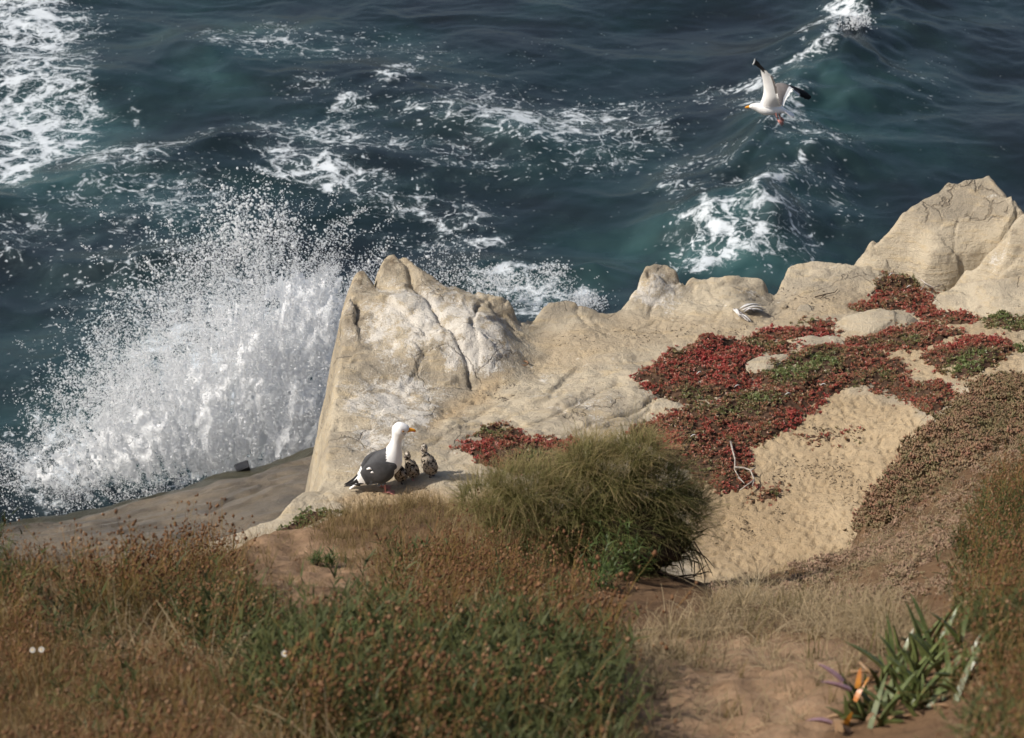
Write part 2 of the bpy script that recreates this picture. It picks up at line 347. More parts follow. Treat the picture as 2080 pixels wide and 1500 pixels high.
def ledge_height(xs, ys):
    X, Y = np.meshgrid(xs, ys)
    a1 = fbm(X*3, Y*3, 3, 3); a2 = fbm(X*3, Y*3, 9, 3); wx = X+.05*a1; wy = Y+.05*a2
    b1 = fbm(X*7, Y*7, 21, 3)
    s = sdf(X+.022*b1, Y+.022*a2, ledge_poly)
    Z = on_grid(f_ledge, xs, ys); px, py, _ = proj(X, Y, Z)
    sand = np.zeros_like(X)
    for q_, p in enumerate(SAND_PX): sand = np.maximum(sand, (.45 if q_ == 1 else .8 if q_ == 2 else 1)*sstep(18, -22, sdf(px+22*a1, py+12*a2, p)))
    rk = np.clip(1-sand*1.15, 0, 1)
    out = np.exp(-((px-880)/210)**2-((py-650)/120)**2)+.6*np.exp(-((px-1340)/120)**2-((py-590)/60)**2)      # the broken outcrops
    out = np.clip(out, 0, 1)
    Z = Z+.030*fbm(X*1.1, Y*1.1, 1, 3)*sstep(0, -.5, s)
    v1, e1 = facet(wx*1.9+.3*wy, wy*2.6, 5); v2, e2 = facet(wx*5+wy, wy*7-wx, 6)
    v3, e3 = facet(wx*13, wy*15+wx*3, 8)
    Z = Z+rk*((.015+.034*out)*v1+(.005+.013*out)*v2+(.0025+.005*out)*v3-(.010+.016*out)*sstep(.07, .0, e1)*sstep(-.2, .3, a1))
    Z = Z+rk*(.014*fbm(wx*2.6, wy*2.6, 5, 3)+.005*b1)
    # strata: small steps that run obliquely across the ledge
    q = (X*.42-Y*.9)*2.3+.7*fbm(X*.9, Y*.9, 41, 3); fr = q-np.floor(q)
    Z = Z+rk*.030*(fr-sstep(.90, 1.0, fr))*sstep(-.15, .45, fbm(X*1.3, Y*1.3, 44, 2))
    q = (X*.2-Y*.95)*9+1.2*fbm(X*2.2, Y*2.2, 51, 3); fr = q-np.floor(q)
    Z = Z+rk*.008*(fr-sstep(.8, 1.0, fr))*sstep(-.3, .4, a2)
    Z = Z-rk*.016*sstep(.6, .95, fbm(wx*6, wy*6, 61, 2))
    wx2 = X+.03*a1+.008*b1; wy2 = Y+.03*a2
    for pts, w, dp in CRACKS:
        P = wl_(pts, 10.52); lo = P.min(0)-.3; hi = P.max(0)+.3
        i0, i1 = np.searchsorted(xs, [lo[0], hi[0]]); j0, j1 = np.searchsorted(ys, [lo[1], hi[1]])
        d = segdist(wx2[j0:j1, i0:i1], wy2[j0:j1, i0:i1], P); Z[j0:j1, i0:i1] -= dp*(.8*np.exp(-(d/(w*.5))**2*2.2)+.3*np.exp(-(d/(w*1.6))**2))
    # loose sand trampled by birds
    Z = Z+sand*(.008*fbm(X*4, Y*4, 71, 2)-.019*sstep(.20, .52, fbm(X*22+Y*6, Y*17-X*5, 73, 2))+.004*fbm(X*26, Y*20, 75, 2))
    Z = Z-drop(s+.03, .045, 78)
    gu = np.zeros_like(X)
    for (a, b, ra, rb, w) in [(850,650,190,130,1.0),(960,690,110,90,1.1),(800,820,150,120,1.0),(760,900,110,90,.85),(1330,600,120,70,.9),(1100,760,160,100,.6),(1200,830,200,90,.6),(1500,600,110,60,.6),(1000,720,90,80,.9),(900,900,120,70,.45)]:
        gu = np.maximum(gu, w*np.exp(-((px-a)/ra)**2-((py-b)/rb)**2))
    stn = np.zeros_like(X)
    for (a, b, ra, rb, w) in [(735,565,30,40,.9),(800,525,34,36,.9),(720,640,26,70,.5),(1315,550,26,22,.7),(880,575,60,26,.5),(1030,640,40,40,.45),(1365,560,24,20,.6)]: stn = np.maximum(stn, w*np.exp(-((px-a)/ra)**2-((py-b)/rb)**2))
    return Z, s, sand, np.clip(gu, .12, 1.2)*(1-.7*sand), stn
xs = np.concatenate([np.arange(-3.6, -1.75, .05), np.arange(-1.75, 4.8, .0165), np.arange(4.8, 9, .12)])
ys = np.concatenate([np.arange(11.5, 14.6, .05), np.arange(14.6, 20.1, .0175), np.arange(20.1, 23.2, .10)])
X, Y = np.meshgrid(xs, ys); LZ, LS, Lsand, Lgu, Lst = ledge_height(xs, ys)
V = np.stack([X, Y, LZ], -1).reshape(-1, 3); F = grid_faces(len(ys), len(xs), LZ > -2.5)
V2, F2, A2 = compact(V, F, {"sand": Lsand, "guano": Lgu, "stain": Lst})
link("sandstone_ledge", mesh_np("sandstone_ledge", V2, F2, MAT_ROCK, A2), kind="structure", label="pale weathered sandstone ledge with sandy hollows above the sea")
LX, LY, LZg = xs, ys, LZ
def interp(gx, gy, G, x, y):
    x = np.atleast_1d(np.asarray(x, float)); y = np.atleast_1d(np.asarray(y, float))
    i = np.clip(np.searchsorted(gx, x)-1, 0, len(gx)-2); j = np.clip(np.searchsorted(gy, y)-1, 0, len(gy)-2)
    a = np.clip((x-gx[i])/(gx[i+1]-gx[i]), 0, 1); b = np.clip((y-gy[j])/(gy[j+1]-gy[j]), 0, 1)
    return (G[j, i]*(1-a)+G[j, i+1]*a)*(1-b)+(G[j+1, i]*(1-a)+G[j+1, i+1]*a)*b
def ledge_z(x, y): return interp(LX, LY, LZg, x, y)
def hit(px, py, zf, z0=10.5):            # where the line of sight to a pixel meets a height function
    px = np.atleast_1d(np.asarray(px, float)); py = np.atleast_1d(np.asarray(py, float))
    z = np.full(px.shape, z0)
    for _ in range(25):
        p = PZ(px, py, z); z = .5*z+.5*zf(p[:, 0], p[:, 1])
    p = PZ(px, py, z); p[:, 2] = zf(p[:, 0], p[:, 1]); return p

# ---------------------------------------------------------------- single rocks on the ledge
def patch_rock(name, label, outline, interior, res=.014, rnd=.07, ang=72, amp=.02, guano=.2, cracks=(), holes=(), zmin=9.6, cat="rock"):
    o = np.array([PZ(*p) for p in outline]); it = np.array([PZ(*p) for p in interior]).reshape(-1, 3)
    al = np.concatenate([o, it]); f = tps(al[:, :2], al[:, 2], .03)
    lo = o[:, :2].min(0)-.45; hi = o[:, :2].max(0)+.45
    gx = np.arange(lo[0], hi[0], res); gy = np.arange(lo[1], hi[1], res); X, Y = np.meshgrid(gx, gy)
    sd = len(name)*7+len(outline)
    s = sdf(X+.02*fbm(X*6, Y*6, sd, 3), Y+.02*fbm(X*6, Y*6, sd+5, 3), o[:, :2])
    Z = on_grid(f, gx, gy, 4); wx = X+.05*fbm(X*3, Y*3, sd+1, 2); wy = Y+.05*fbm(X*3, Y*3, sd+2, 2)
    v1, e1 = facet(wx*2.2, wy*2.8, sd)
    Z = Z+amp*3.2*v1+amp*1.2*fbm(X*1.7, Y*1.7, sd+3, 2)*sstep(0, -.25, s)+amp*.5*fbm(wx*4, wy*4, sd+4, 3)-amp*.8*sstep(.5, .9, fbm(wx*7, wy*7, sd+8, 2))
    q = (X*.3-Y*.9+Z*.8)*6+1.1*fbm(X*2, Y*2, sd+6, 3); fr = q-np.floor(q); Z = Z+amp*.12*(fr-sstep(.75, 1, fr))
    for pts, w, dp, zc in cracks:
        d = segdist(wx, wy, np.array([PZ(a, b, c)[:2] for (a, b), c in zip(pts, zc)])); Z = Z-dp*np.exp(-(d/w)**2*2.2)
    for (a, b, zc, w, dp) in holes:
        c = PZ(a, b, zc); d = np.hypot(X-c[0], Y-c[1]); Z = Z-dp*sstep(w, w*.6, d)+dp*.3*np.exp(-((d-w*1.1)/(w*.35))**2)
    Z = Z-drop(s+.02, rnd, ang)
    V = np.stack([X, Y, Z], -1).reshape(-1, 3); F = grid_faces(len(gy), len(gx), Z > zmin)
    px, py, _ = proj(X, Y, Z)
    gu = np.clip(guano+.5*fbm(X*1.5, Y*1.5, sd+9, 2), 0, 1)
    V, F, A = compact(V, F, {"guano": gu, "sand": np.zeros(X.size)})
    return link(name, mesh_np(name, V, F, MAT_ROCK, A), label=label, cat=cat)
patch_rock("boulder", "largest pale boulder with a diagonal crack at the sea edge of the ledge",
 [(1800,548,10.55),(1768,520,10.62),(1772,498,10.75),(1780,474,10.86),(1830,438,11.0),(1880,404,11.1),(1930,374,11.2),(1970,364,11.25),(2005,358,11.26),(2040,388,11.2),(2064,418,11.12),(2076,440,11.05),(2052,468,10.95),(2000,500,10.8),(1950,525,10.72),(1900,562,10.58),(1868,578,10.5),(1835,566,10.5)],
 [(1900,480,10.97)], amp=.009, guano=.22,
 cracks=[([(1958,405),(1945,440),(1938,470),(1925,492),(1890,520),(1870,545)], .012, .020, [11.17, 11.05, 10.98, 10.92, 10.8, 10.7])], holes=[(1971,402,11.18,.028,.035)])
patch_rock("rock", "small rounded rock lobe at the left foot of the largest boulder", [(1754,545,10.55),(1752,518,10.64),(1766,502,10.7),(1784,512,10.68),(1806,535,10.6),(1830,560,10.52),(1800,575,10.47),(1770,560,10.5)], [(1780,535,10.62)], amp=.01)
patch_rock("rock", "tall warm tan rock cut off by the right edge of the picture", [(1962,548,10.72),(1990,522,10.86),(2030,488,11.02),(2070,450,11.17),(2110,425,11.27),(2300,400,11.4),(2400,560,10.9),(2250,590,10.75),(2080,580,10.68),(2010,585,10.62),(1975,590,10.58),(1955,570,10.62)],
 [(2040,530,10.93),(2120,500,11.05)], amp=.018, guano=.1, cracks=[([(2080,508),(2050,520),(2020,540),(2000,560)], .04, .035, [10.98, 10.94, 10.86, 10.8])])
patch_rock("rock", "low smooth tan rock shelf beside red ice plant at the right edge", [(1905,602,10.62),(1945,582,10.68),(1990,572,10.74),(2060,562,10.8),(2160,555,10.86),(2250,620,10.75),(2090,640,10.66),(2010,648,10.6),(1960,640,10.58),(1920,622,10.58)], [(2020,600,10.74)], amp=.016, guano=.1)
patch_rock("rock", "long low pale rock hump between two strips of red ice plant", [(1690,662,10.53),(1730,640,10.58),(1790,630,10.61),(1850,640,10.6),(1835,660,10.56),(1760,672,10.53),(1710,678,10.51)], [(1770,650,10.6)], amp=.01, ang=50)
patch_rock("rock", "narrow flat bare rock lying within the red ice plant mat", [(1600,695,10.53),(1625,684,10.57),(1700,682,10.57),(1706,690,10.55),(1660,702,10.53),(1620,708,10.52)], [(1650,692,10.57)], amp=.006, ang=55)
patch_rock("rock", "pale wedge of bare rock at the middle of the red ice plant", [(1515,742,10.53),(1545,725,10.57),(1600,722,10.57),(1570,740,10.55),(1545,760,10.53),(1520,765,10.52)], [(1550,740,10.57)], amp=.006, ang=55)
patch_rock("stone", "yellowish rounded stone on the sand below the rock hump", [(1615,636,10.5),(1622,620,10.53),(1638,612,10.56),(1655,622,10.54),(1656,636,10.5),(1638,642,10.48)], [(1638,628,10.56)], res=.012, amp=.008, rnd=.03, cat="stone")

# ---------------------------------------------------------------- the lower shelf by the water
SH = [(-700,1190,2.9),(-300,1112,3.0),(0,1050,3.0),(80,1036,3.0),(150,1020,3.0),(250,1004,3.05),(340,976,3.1),(420,955,3.15),(480,936,3.2),(520,932,3.2),(560,914,3.25),(610,898,3.3),(665,884,3.35),(760,850,3.4),(900,800,3.4)]
sW = np.array([PZ(*e) for e in SH]); shelf_poly = np.concatenate([sW[:, :2], [[3, 22], [3, 16], [-14, 16], [-14, 26]]])
sI = np.array([PZ(*e) for e in [(100,1075,3.45),(300,1040,3.6),(450,1000,3.7),(600,960,3.7),(560,1020,4.2),(350,1090,4.2),(640,920,3.5),(0,1110,3.9)]])
al = np.concatenate([sW, sI, [[-6, 20, 5.2], [0, 19, 5.2], [-12, 20, 5]]]); f_sh = tps(al[:, :2], al[:, 2], .004)
xs = np.arange(-11, 1.2, .045); ys = np.arange(18.5, 31.5, .055); X, Y = np.meshgrid(xs, ys)
s = sdf(X+.08*fbm(X*1.5, Y*1.5, 3, 4), Y+.08*fbm(X*1.5, Y*1.5, 8, 4), shelf_poly)
Z = on_grid(f_sh, xs, ys, 4)+.05*fbm(X*.8, Y*.8, 2, 4)+.012*fbm(X*4, Y*4, 12, 3)
q = (X*.35-Y*.9)*1.7+.8*fbm(X*.6, Y*.6, 14, 3); fr = q-np.floor(q); Z = Z+.05*(fr-sstep(.85, 1., fr))
for pts in ([(660,1000),(560,1010),(470,1045),(430,1080)], [(520,960),(420,990),(350,1000)], [(250,1040),(150,1060),(60,1080)], [(640,930),(600,960),(500,985)]):
    d = segdist(X+.15*fbm(X, Y, 16, 3), Y+.15*fbm(X, Y, 19, 3), np.array([PZ(a, b, 3.7)[:2] for a, b in pts])); Z = Z-.05*np.exp(-(d/.07)**2)
alg = sstep(-.95, -.55, s+.22*fbm(X*1.3, Y*1.3, 31, 4))*sstep(-2.2, -2.9, X+0*Y)
Z = Z-.16*sstep(-.9, -.62, s+.18*fbm(X*1.3, Y*1.3, 31, 4))*sstep(-2.0, -3.2, X)-drop(s+.05, .16, 66)
V, F, A = compact(np.stack([X, Y, Z], -1).reshape(-1, 3), grid_faces(len(ys), len(xs), Z > -2), {"sand": X*0, "guano": .0+.0*X, "algae": alg*.85})
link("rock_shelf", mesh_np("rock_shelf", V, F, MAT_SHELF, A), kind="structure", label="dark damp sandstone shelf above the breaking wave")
SHX, SHY, SHZ = xs, ys, Z
def shelf_z(x, y): return interp(SHX, SHY, SHZ, x, y)

# ---------------------------------------------------------------- the near hillside
CREST = [(-500,1180,11.4),(-100,1165,11.5),(0,1162,11.5),(200,1165,11.7),(380,1172,12.2),(470,1128,13.0),(540,1092,14.0),(600,1078,14.8),(680,1056,15.6),(740,1034,16.3),(800,1024,16.6),(860,1022,16.6),(950,1015,16.4),
 (1050,1030,15.6),(1150,1060,14.6),(1230,1110,13.5),(1330,1150,13.0),(1395,1185,13.0),(1470,1184,13.4),(1570,1170,13.8),(1710,1124,14.3),(1792,1068,14.9),(1808,1012,15.4),(1815,950,15.9),(1850,890,16.5),(1900,835,17.1),(1965,795,17.7),(2080,762,18.2),(2300,720,18.8)]
HI = [(-300,1500,8.6),(0,1500,8.3),(500,1500,8.0),(1000,1500,8.0),(1400,1500,8.2),(1750,1500,7.9),(2080,1500,7.0),(2400,1500,6.2),(0,1320,9.6),(500,1320,9.5),(1000,1320,9.7),(1250,1330,10.0),(1420,1330,10.2),(1450,1250,11.2),
 (1700,1330,9.7),(2080,1300,8.3),(1300,1240,11.6),(1200,1180,12.4),(1250,1260,11.1),(700,1180,12.2),(950,1120,13.4),(600,1130,13.6),(1600,1220,12.2),(1750,1150,13.0),(1900,1000,14.9),(2080,900,15.6),(1900,1150,11.9),(2080,1050,12.0),(1850,1250,10.6),(900,1230,11.4),(300,1230,10.8),(2000,850,16.6)]
cW = np.array([PD(*e) for e in CREST]); hW = np.array([PD(*e) for e in HI])
hill_edge = np.array([PD(a+(52 if 1690 < a < 2000 else 0), b, d) for a, b, d in CREST])
hill_poly = np.concatenate([hill_edge[:, :2], [[9, 16], [9, 1.5], [-9, 1.5], [-9, 9]]])
ex = np.array([[0, 3.2, 16.6], [-3, 3, 16.6], [3, 3, 17.0], [6, 6, 16.5], [-6, 6, 15.2], [7, 12, 14.2], [-7, 10, 13.4], [0, 20, 8.6], [-4, 16, 9], [5, 22, 9.2]])
al = np.concatenate([cW, hW, ex]); f_hill = tps(al[:, :2], al[:, 2], .003)
xs = np.concatenate([np.arange(-8, -3.2, .12), np.arange(-3.2, 4.4, .033), np.arange(4.4, 8, .12)]); ys = np.concatenate([np.arange(2, 6, .1), np.arange(6, 17.4, .042)])
X, Y = np.meshgrid(xs, ys)
s = sdf(X+.12*fbm(X*1.8, Y*1.8, 3, 4), Y+.12*fbm(X*1.8, Y*1.8, 8, 4), hill_poly)
Z = on_grid(f_hill, xs, ys, 4); px, py, _ = proj(X, Y, Z)
HSAND_PX = [[(520,1095),(600,1070),(680,1090),(760,1110),(740,1170),(620,1215),(540,1180),(500,1130)], [(1230,1390),(1330,1330),(1440,1280),(1600,1290),(1700,1300),(1720,1400),(1660,1520),(1380,1520),(1290,1470)]]
hs = np.zeros_like(X)
for p in HSAND_PX: hs = np.maximum(hs, sstep(35, -25, sdf(px+30*fbm(X*3, Y*3, 5, 3), py+22*fbm(X*3, Y*3, 6, 3), p)))
Z = Z+.02*fbm(X*1.5, Y*1.5, 2, 3)+.015*fbm(X*6, Y*6, 4, 3)+hs*.028*fbm(X*8, Y*5, 7, 3)
Z = Z-drop(s, .16, 68)
V, F, A = compact(np.stack([X, Y, Z], -1).reshape(-1, 3), grid_faces(len(ys), len(xs), Z > 1), {"sand": hs})
link("hillside", mesh_np("hillside", V, F, MAT_SOIL, A), kind="structure", label="brown soil hillside sloping down to the ledge")
HX, HY, HZ = xs, ys, Z
def hill_z(x, y): return interp(HX, HY, HZ, x, y)
def ground_z(x, y): return np.maximum(hill_z(x, y), ledge_z(x, y))

# ---------------------------------------------------------------- the sea
FBLOB = [(620,200,90,40,0,.34),(1250,230,150,60,0,.34),(1000,200,160,40,0,.34),(850,110,160,40,20,.30),(1100,110,200,40,0,.22),(1500,420,120,40,0,.42),(1650,330,120,50,0,.36),(1700,430,70,60,0,.36),(1850,200,120,100,0,.24),(800,400,200,50,0,.34),  # foam seen at these places on the water: x, y, radius x, radius y, tilt, weight
 (40,50,150,80,0,.80),(70,150,110,70,0,.72),(30,260,120,100,0,.80),(110,300,90,50,0,.66),(20,350,70,50,0,.78),(150,60,80,60,0,.45),(170,190,60,60,0,.55),(150,250,80,40,0,.6),
 (260,330,150,40,-8,.50),(350,300,90,25,-10,.5),(200,400,180,40,-12,.38),(330,420,120,60,0,.42),(420,390,90,45,0,.42),(60,480,90,50,0,.42),(40,530,60,30,0,.4),
 (480,100,170,40,18,.40),(560,60,90,30,10,.34),(640,110,170,30,12,.42),(700,90,120,22,10,.34),(820,160,60,25,-30,.58),(720,220,55,32,0,.62),(640,280,200,35,4,.50),(760,300,180,28,4,.48),(900,240,150,40,4,.42),
 (660,345,170,40,14,.62),(720,360,90,26,10,.55),(560,340,90,22,12,.5),(1060,260,220,50,6,.56),(1150,250,120,45,0,.52),(960,330,160,40,10,.40),(1190,330,140,40,0,.42),(920,430,130,40,0,.50),(960,485,120,18,4,.56),(880,480,70,18,0,.5),(780,470,60,20,20,.4),
 (1300,280,120,50,0,.40),(1420,350,150,40,0,.40),(1380,400,80,30,0,.45),(1550,240,120,34,0,.50),(1480,200,90,14,-4,.55),(1600,290,60,40,0,.62),(1660,160,60,26,-35,.64),(1720,60,46,36,-40,.75),(1680,100,30,50,20,.6),
 (1440,500,100,45,0,.46),(1500,530,120,45,0,.52),(1560,490,90,60,0,.46),(1600,440,80,70,0,.40),(1450,545,110,26,0,.60),(1640,540,60,40,0,.45),(1390,490,70,30,0,.45),
 (1000,570,120,36,0,.52),(1060,595,120,40,0,.54),(1150,600,90,36,0,.5),(1100,640,100,26,0,.62),
 (300,600,320,220,0,.34),(450,820,260,220,0,.75),(560,700,220,150,0,.6),(120,940,160,110,-20,.62),(60,800,120,120,0,.28)]
FSTROKE = [([(1420,452),(1440,470),(1442,500),(1452,520)],9,.62),([(1515,470),(1540,445),(1585,430)],9,.66),([(1590,415),(1620,385),(1645,362)],7,.6),([(1545,520),(1560,495),(1578,478)],9,.62),([(1600,420),(1625,405),(1650,385)],5,.4),
 ([(1700,110),(1690,80),(1715,55),(1755,45)],13,.7),([(1610,120),(1635,95),(1628,140)],6,.62),([(1530,195),(1600,180),(1670,155)],9,.6),([(1540,190),(1500,205),(1450,200)],6,.5),([(210,330),(180,290),(190,285),(200,340),(230,345)],6,.45),([(270,200),(285,250),(300,290)],6,.4),
 ([(520,350),(560,365),(640,375),(690,390)],6,.55),([(340,290),(420,285),(440,270)],6,.5),([(650,280),(680,240),(710,235)],5,.45),([(700,200),(740,215),(760,240)],5,.45),([(1000,560),(1060,555),(1130,545)],10,.55),([(180,150),(120,110),(210,160)],5,.4)]
TEAL = [(450,60,200,80,.55),(420,210,160,70,.5),(100,300,220,200,.75),(300,420,260,120,.55),(650,60,160,60,.35),(1000,300,160,60,.45),(1480,520,240,90,1.0),(1600,440,150,120,.6),(1650,250,160,150,.45),(1250,570,120,60,.7),(1080,590,150,60,.6),(350,800,330,250,.6),(1780,250,240,160,.25),(640,280,240,60,.25)]
xs = np.concatenate([[-3000, -900, -300, -120, -60, -35, -25, -20, -17], np.arange(-14.5, 14.5, .062), [17, 20, 25, 35, 60, 120, 300, 900, 3000]])
ys = np.concatenate([[-50, 0, 10, 18, 23], np.arange(26, 36, .10), np.arange(36, 66, .085), [68, 72, 78, 88, 105, 140, 200, 400, 1000, 3000, 5500]])
X, Y = np.meshgrid(xs, ys)
px, py, _ = proj(X, Y, 0*X)
wx = X+.6*fbm(X*.25, Y*.25, 5, 3); wy = Y+.6*fbm(X*.25, Y*.25, 6, 3)
near = sstep(40, 15, np.abs(X))*sstep(140, 66, Y)
def ridged(a): return 1-2*np.abs(a)
Z = .34*fbm(wx*.12+3, wy*.15, 11, 2)+.050*ridged(fbm(wx*.22, wy*.30, 12, 2))+.013*ridged(fbm(wx*.8+.3*wy, wy*1.3, 14, 2))+.007*ridged(fbm(wx*2.2, wy*3.2, 16, 2))
for pts, h, wl2, wr2 in [([(1900,-60),(1790,0),(1725,90),(1660,165),(1605,250),(1560,330),(1500,410),(1440,480)], .75, 1.3, 2.3), ([(1660,360),(1600,420),(1540,470)], .30, .6, .8), ([(-50,430),(120,390),(300,330),(470,300)], .25, .8, .9), ([(300,60),(500,150),(800,190),(1100,300)], .22, 1.2, 1.2), ([(900,560),(1060,556),(1200,560)], .35, .6, .7), ([(0,520),(200,560),(400,540)], .25, .8, .8)]:
    w = np.array([PZ(a, b, 0)[:2] for a, b in pts]); d = segdist(wx*.5+X*.5, wy*.5+Y*.5, w)
    t = w[-1]-w[0]; side = np.sign((X-w[0][0])*t[1]-(Y-w[0][1])*t[0])
    ww = np.where(side > 0, wl2, wr2); Z = Z+h*np.exp(-(d/ww)**1.6)*(1+.35*fbm(X*.5, Y*.5, 22, 3))
Z = Z*near
def foam_field(X, Y):
    px, py, _ = proj(X, Y, 0*X); foam = np.zeros_like(X)
    jx = px+42*fbm(X*.8, Y*.8, 61, 4); jy = py+17*fbm(X*.8, Y*.8, 67, 4)
    for a, b, ra, rb, an, w in FBLOB:
        c, sn = math.cos(R(an)), math.sin(R(an)); u = (jx-a)*c+(jy-b)*sn; v = -(jx-a)*sn+(jy-b)*c
        g = w*np.exp(-((u/ra)**2+(v/rb)**2)); foam = np.maximum(foam, g)+.22*np.minimum(foam, g)
    sx = px+10*fbm(X*1.6, Y*1.6, 71, 4); sy = py+6*fbm(X*1.6, Y*1.6, 73, 4)
    for pts, w, k in FSTROKE: foam = np.maximum(foam, 1.05*k*np.exp(-(segdist(sx, sy, np.array(pts, float))/w)**2)+foam*.4)
    return np.clip(foam+.08*sstep(.18, .42, foam)*(1-sstep(.60, .82, foam)), .10, .96)
def teal_field(X, Y):
    px, py, _ = proj(X, Y, 0*X); teal = np.zeros_like(X)
    jx = px+26*fbm(X*.9, Y*.9, 61, 3); jy = py+13*fbm(X*.9, Y*.9, 67, 3)
    for a, b, ra, rb, w in TEAL: teal = np.maximum(teal, w*np.exp(-((jx-a)/ra)**2-((jy-b)/rb)**2))
    return np.clip(teal+.22*fbm(X*.25, Y*.35, 81, 3), 0, 1)
foam = on_grid(foam_field, xs, ys, 2); teal = on_grid(teal_field, xs, ys, 4)
Z = Z+near*.05*sstep(.5, 1., foam)*fbm(X*2, Y*2, 91, 3)
def sea_material():
    m = Mat("sea_water", .16, .5); m.p.inputs["IOR"].default_value = 1.33
    co = m.co(); fo = m.attr("foam"); te = m.attr("teal")
    fl = m.map(co, (1, 1.0, .05))
    w1 = m.vadd(fl, m.noisec(.9, 4, fl), 1.1); w2 = m.vadd(w1, m.noisec(4, 3, fl), .22)
    deep = m.mix(m.ss(m.noise(.30, 3, .5, v=fl), .35, .7), (.0095, .0135, .0165), (.0085, .0180, .0200))
    aer = m.mix(m.ss(m.noise(.9, 3, .5, v=w1), .3, .75), (.016, .052, .054), (.055, .118, .116))
    c = m.mix(m.math('MULTIPLY', te, m.ss(m.noise(.5, 3, .5, v=fl), .18, .72)), deep, aer)
    ed = m.math('MINIMUM', m.vor(1.5, 'DISTANCE_TO_EDGE', v=w2), m.math('MULTIPLY_ADD', m.vor(4.0, 'DISTANCE_TO_EDGE', v=w2), 1.5, .03)); lace = m.math('SUBTRACT', 1.0, m.ss(ed, 0.0, .26))
    n = m.noise(2.0, 6, .68, v=w1); n2 = m.noise(10, 4, .7, v=w2)
    t = m.math('MULTIPLY_ADD', lace, .16, m.math('MULTIPLY', n, .90)); t = m.math('MULTIPLY_ADD', n2, .38, t)     # about .3 .. 1.1, mean .68
    lev = m.math('SUBTRACT', 1.05, m.math('MULTIPLY', fo, .47))
    dl = m.math('SUBTRACT', t, lev)
    f = m.ss(dl, -.02, .15)
    wdt = m.math('MAXIMUM', m.math('MULTIPLY_ADD', fo, .17, -.030), .0008)
    line = m.math('SUBTRACT', 1.0, m.ss(ed, 0.0, wdt)); line = m.math('MULTIPLY', line, m.ss(m.math('MULTIPLY_ADD', n2, .9, m.math('MULTIPLY', fo, .35)), .56, .74)); line = m.math('MULTIPLY', line, m.ss(fo, .26, .48))
    f = m.math('MAXIMUM', f, line)
    sp = m.ss(m.vor(5.2, v=w2), .22, .10)                                                             # single flecks
    f2 = m.math('MULTIPLY', sp, m.ss(m.math('MULTIPLY_ADD', n, .7, fo), .47, .78))
    f = m.math('MAXIMUM', f, m.math('MULTIPLY', f2, .8))
    haze = m.math('MULTIPLY', m.ss(m.math('MULTIPLY_ADD', n, .9, m.math('MULTIPLY', fo, .55)), .55, 1.0), .16)
    c = m.mix(haze, c, (.20, .29, .30))
    c = m.mix(m.math('MULTIPLY', f, .86), c, (.60, .64, .67))
    m.color(c); m.put(m.math('MULTIPLY_ADD', f, .55, .24), m.p.inputs["Roughness"])
    b = m.bump(m.noise(5, 4, .6, v=m.map(co, (1, 1.6, .05))), .05, .11); b = m.bump(m.noise(24, 2, .6, v=fl), .010, .18, b)
    m.normal(b); return m.m
V = np.stack([X, Y, Z], -1).reshape(-1, 3)
link("sea", mesh_np("sea", V, grid_faces(len(ys), len(xs)), sea_material(), {"foam": foam, "teal": teal}), kind="structure", label="dark blue green sea streaked with white foam")
SEX, SEY, SEZ = xs, ys, Z

# ---------------------------------------------------------------- flying spray
def spray_material():
    m = Mat("white_spray", .5, .3); m.color((.96, .97, .98)); m.translucent((.96, .97, .98), .5)
    last = m.out.inputs[0].links[0].from_socket; tr = m.N.new("ShaderNodeBsdfTransparent"); mx = m.N.new("ShaderNodeMixShader"); mx.inputs[0].default_value = .22
    m.L.new(last, mx.inputs[1]); m.L.new(tr.outputs[0], mx.inputs[2]); m.L.new(mx.outputs[0], m.out.inputs[0]); return m.m
MAT_SPRAY = spray_material()
OCT_V = np.array([(1, 0, 0), (-1, 0, 0), (0, 1, 0), (0, -1, 0), (0, 0, 1), (0, 0, -1)], float)
TET_V = np.array([(1, 1, 1), (1, -1, -1), (-1, 1, -1), (-1, -1, 1)], float)*.8
TET_F = np.array([(0, 1, 2), (0, 3, 1), (0, 2, 3), (1, 3, 2)], np.int32)
OCT_F = np.array([(0, 2, 4), (2, 1, 4), (1, 3, 4), (3, 0, 4), (2, 0, 5), (1, 2, 5), (3, 1, 5), (0, 3, 5)], np.int32)
def drops(V0, F0, P, r):
    n = len(P); k = len(V0); sc = rng.uniform(.75, 1.3, (n, k, 1)); rot = rot_rand(n, 1.2)
    V = np.einsum('nij,nkj->nki', rot, V0[None]*sc)*r[:, None, None]+P[:, None]
    return V.reshape(-1, 3), (F0[None]+(np.arange(n)*k)[:, None, None]).reshape(-1, 3)
def spray(name, label, P, r):
    big = r > .0135; Va, Fa = drops(TET_V, TET_F, P[~big], r[~big]); Vb, Fb = drops(OCT_V, OCT_F, P[big], r[big])
    return link(name, mesh_np(name, np.concatenate([Va, Vb]), np.concatenate([Fa, Fb+len(Va)]), MAT_SPRAY), label=label, cat="spray", kind="stuff")
def env(u, v):
    g = np.zeros_like(u)
    for a, b, ra, rb, w in [(490,790,110,130,1.1),(350,820,110,110,.95),(600,760,95,150,1.35),(645,650,70,75,.9),(430,640,90,90,.42),(520,520,70,90,.26),(510,420,40,55,.10),(590,590,90,60,.42),(210,890,100,90,.6),(110,970,110,60,.6),(330,930,160,55,1.1),(560,880,130,70,1.5),(260,740,80,90,.26),(60,930,70,60,.22),(710,570,70,40,.24),(880,560,130,36,.04),(430,470,120,70,.035),(650,790,80,130,1.4)]:
        g = g+w*np.exp(-((u-a)/ra)**2-((v-b)/rb)**2)
    return g
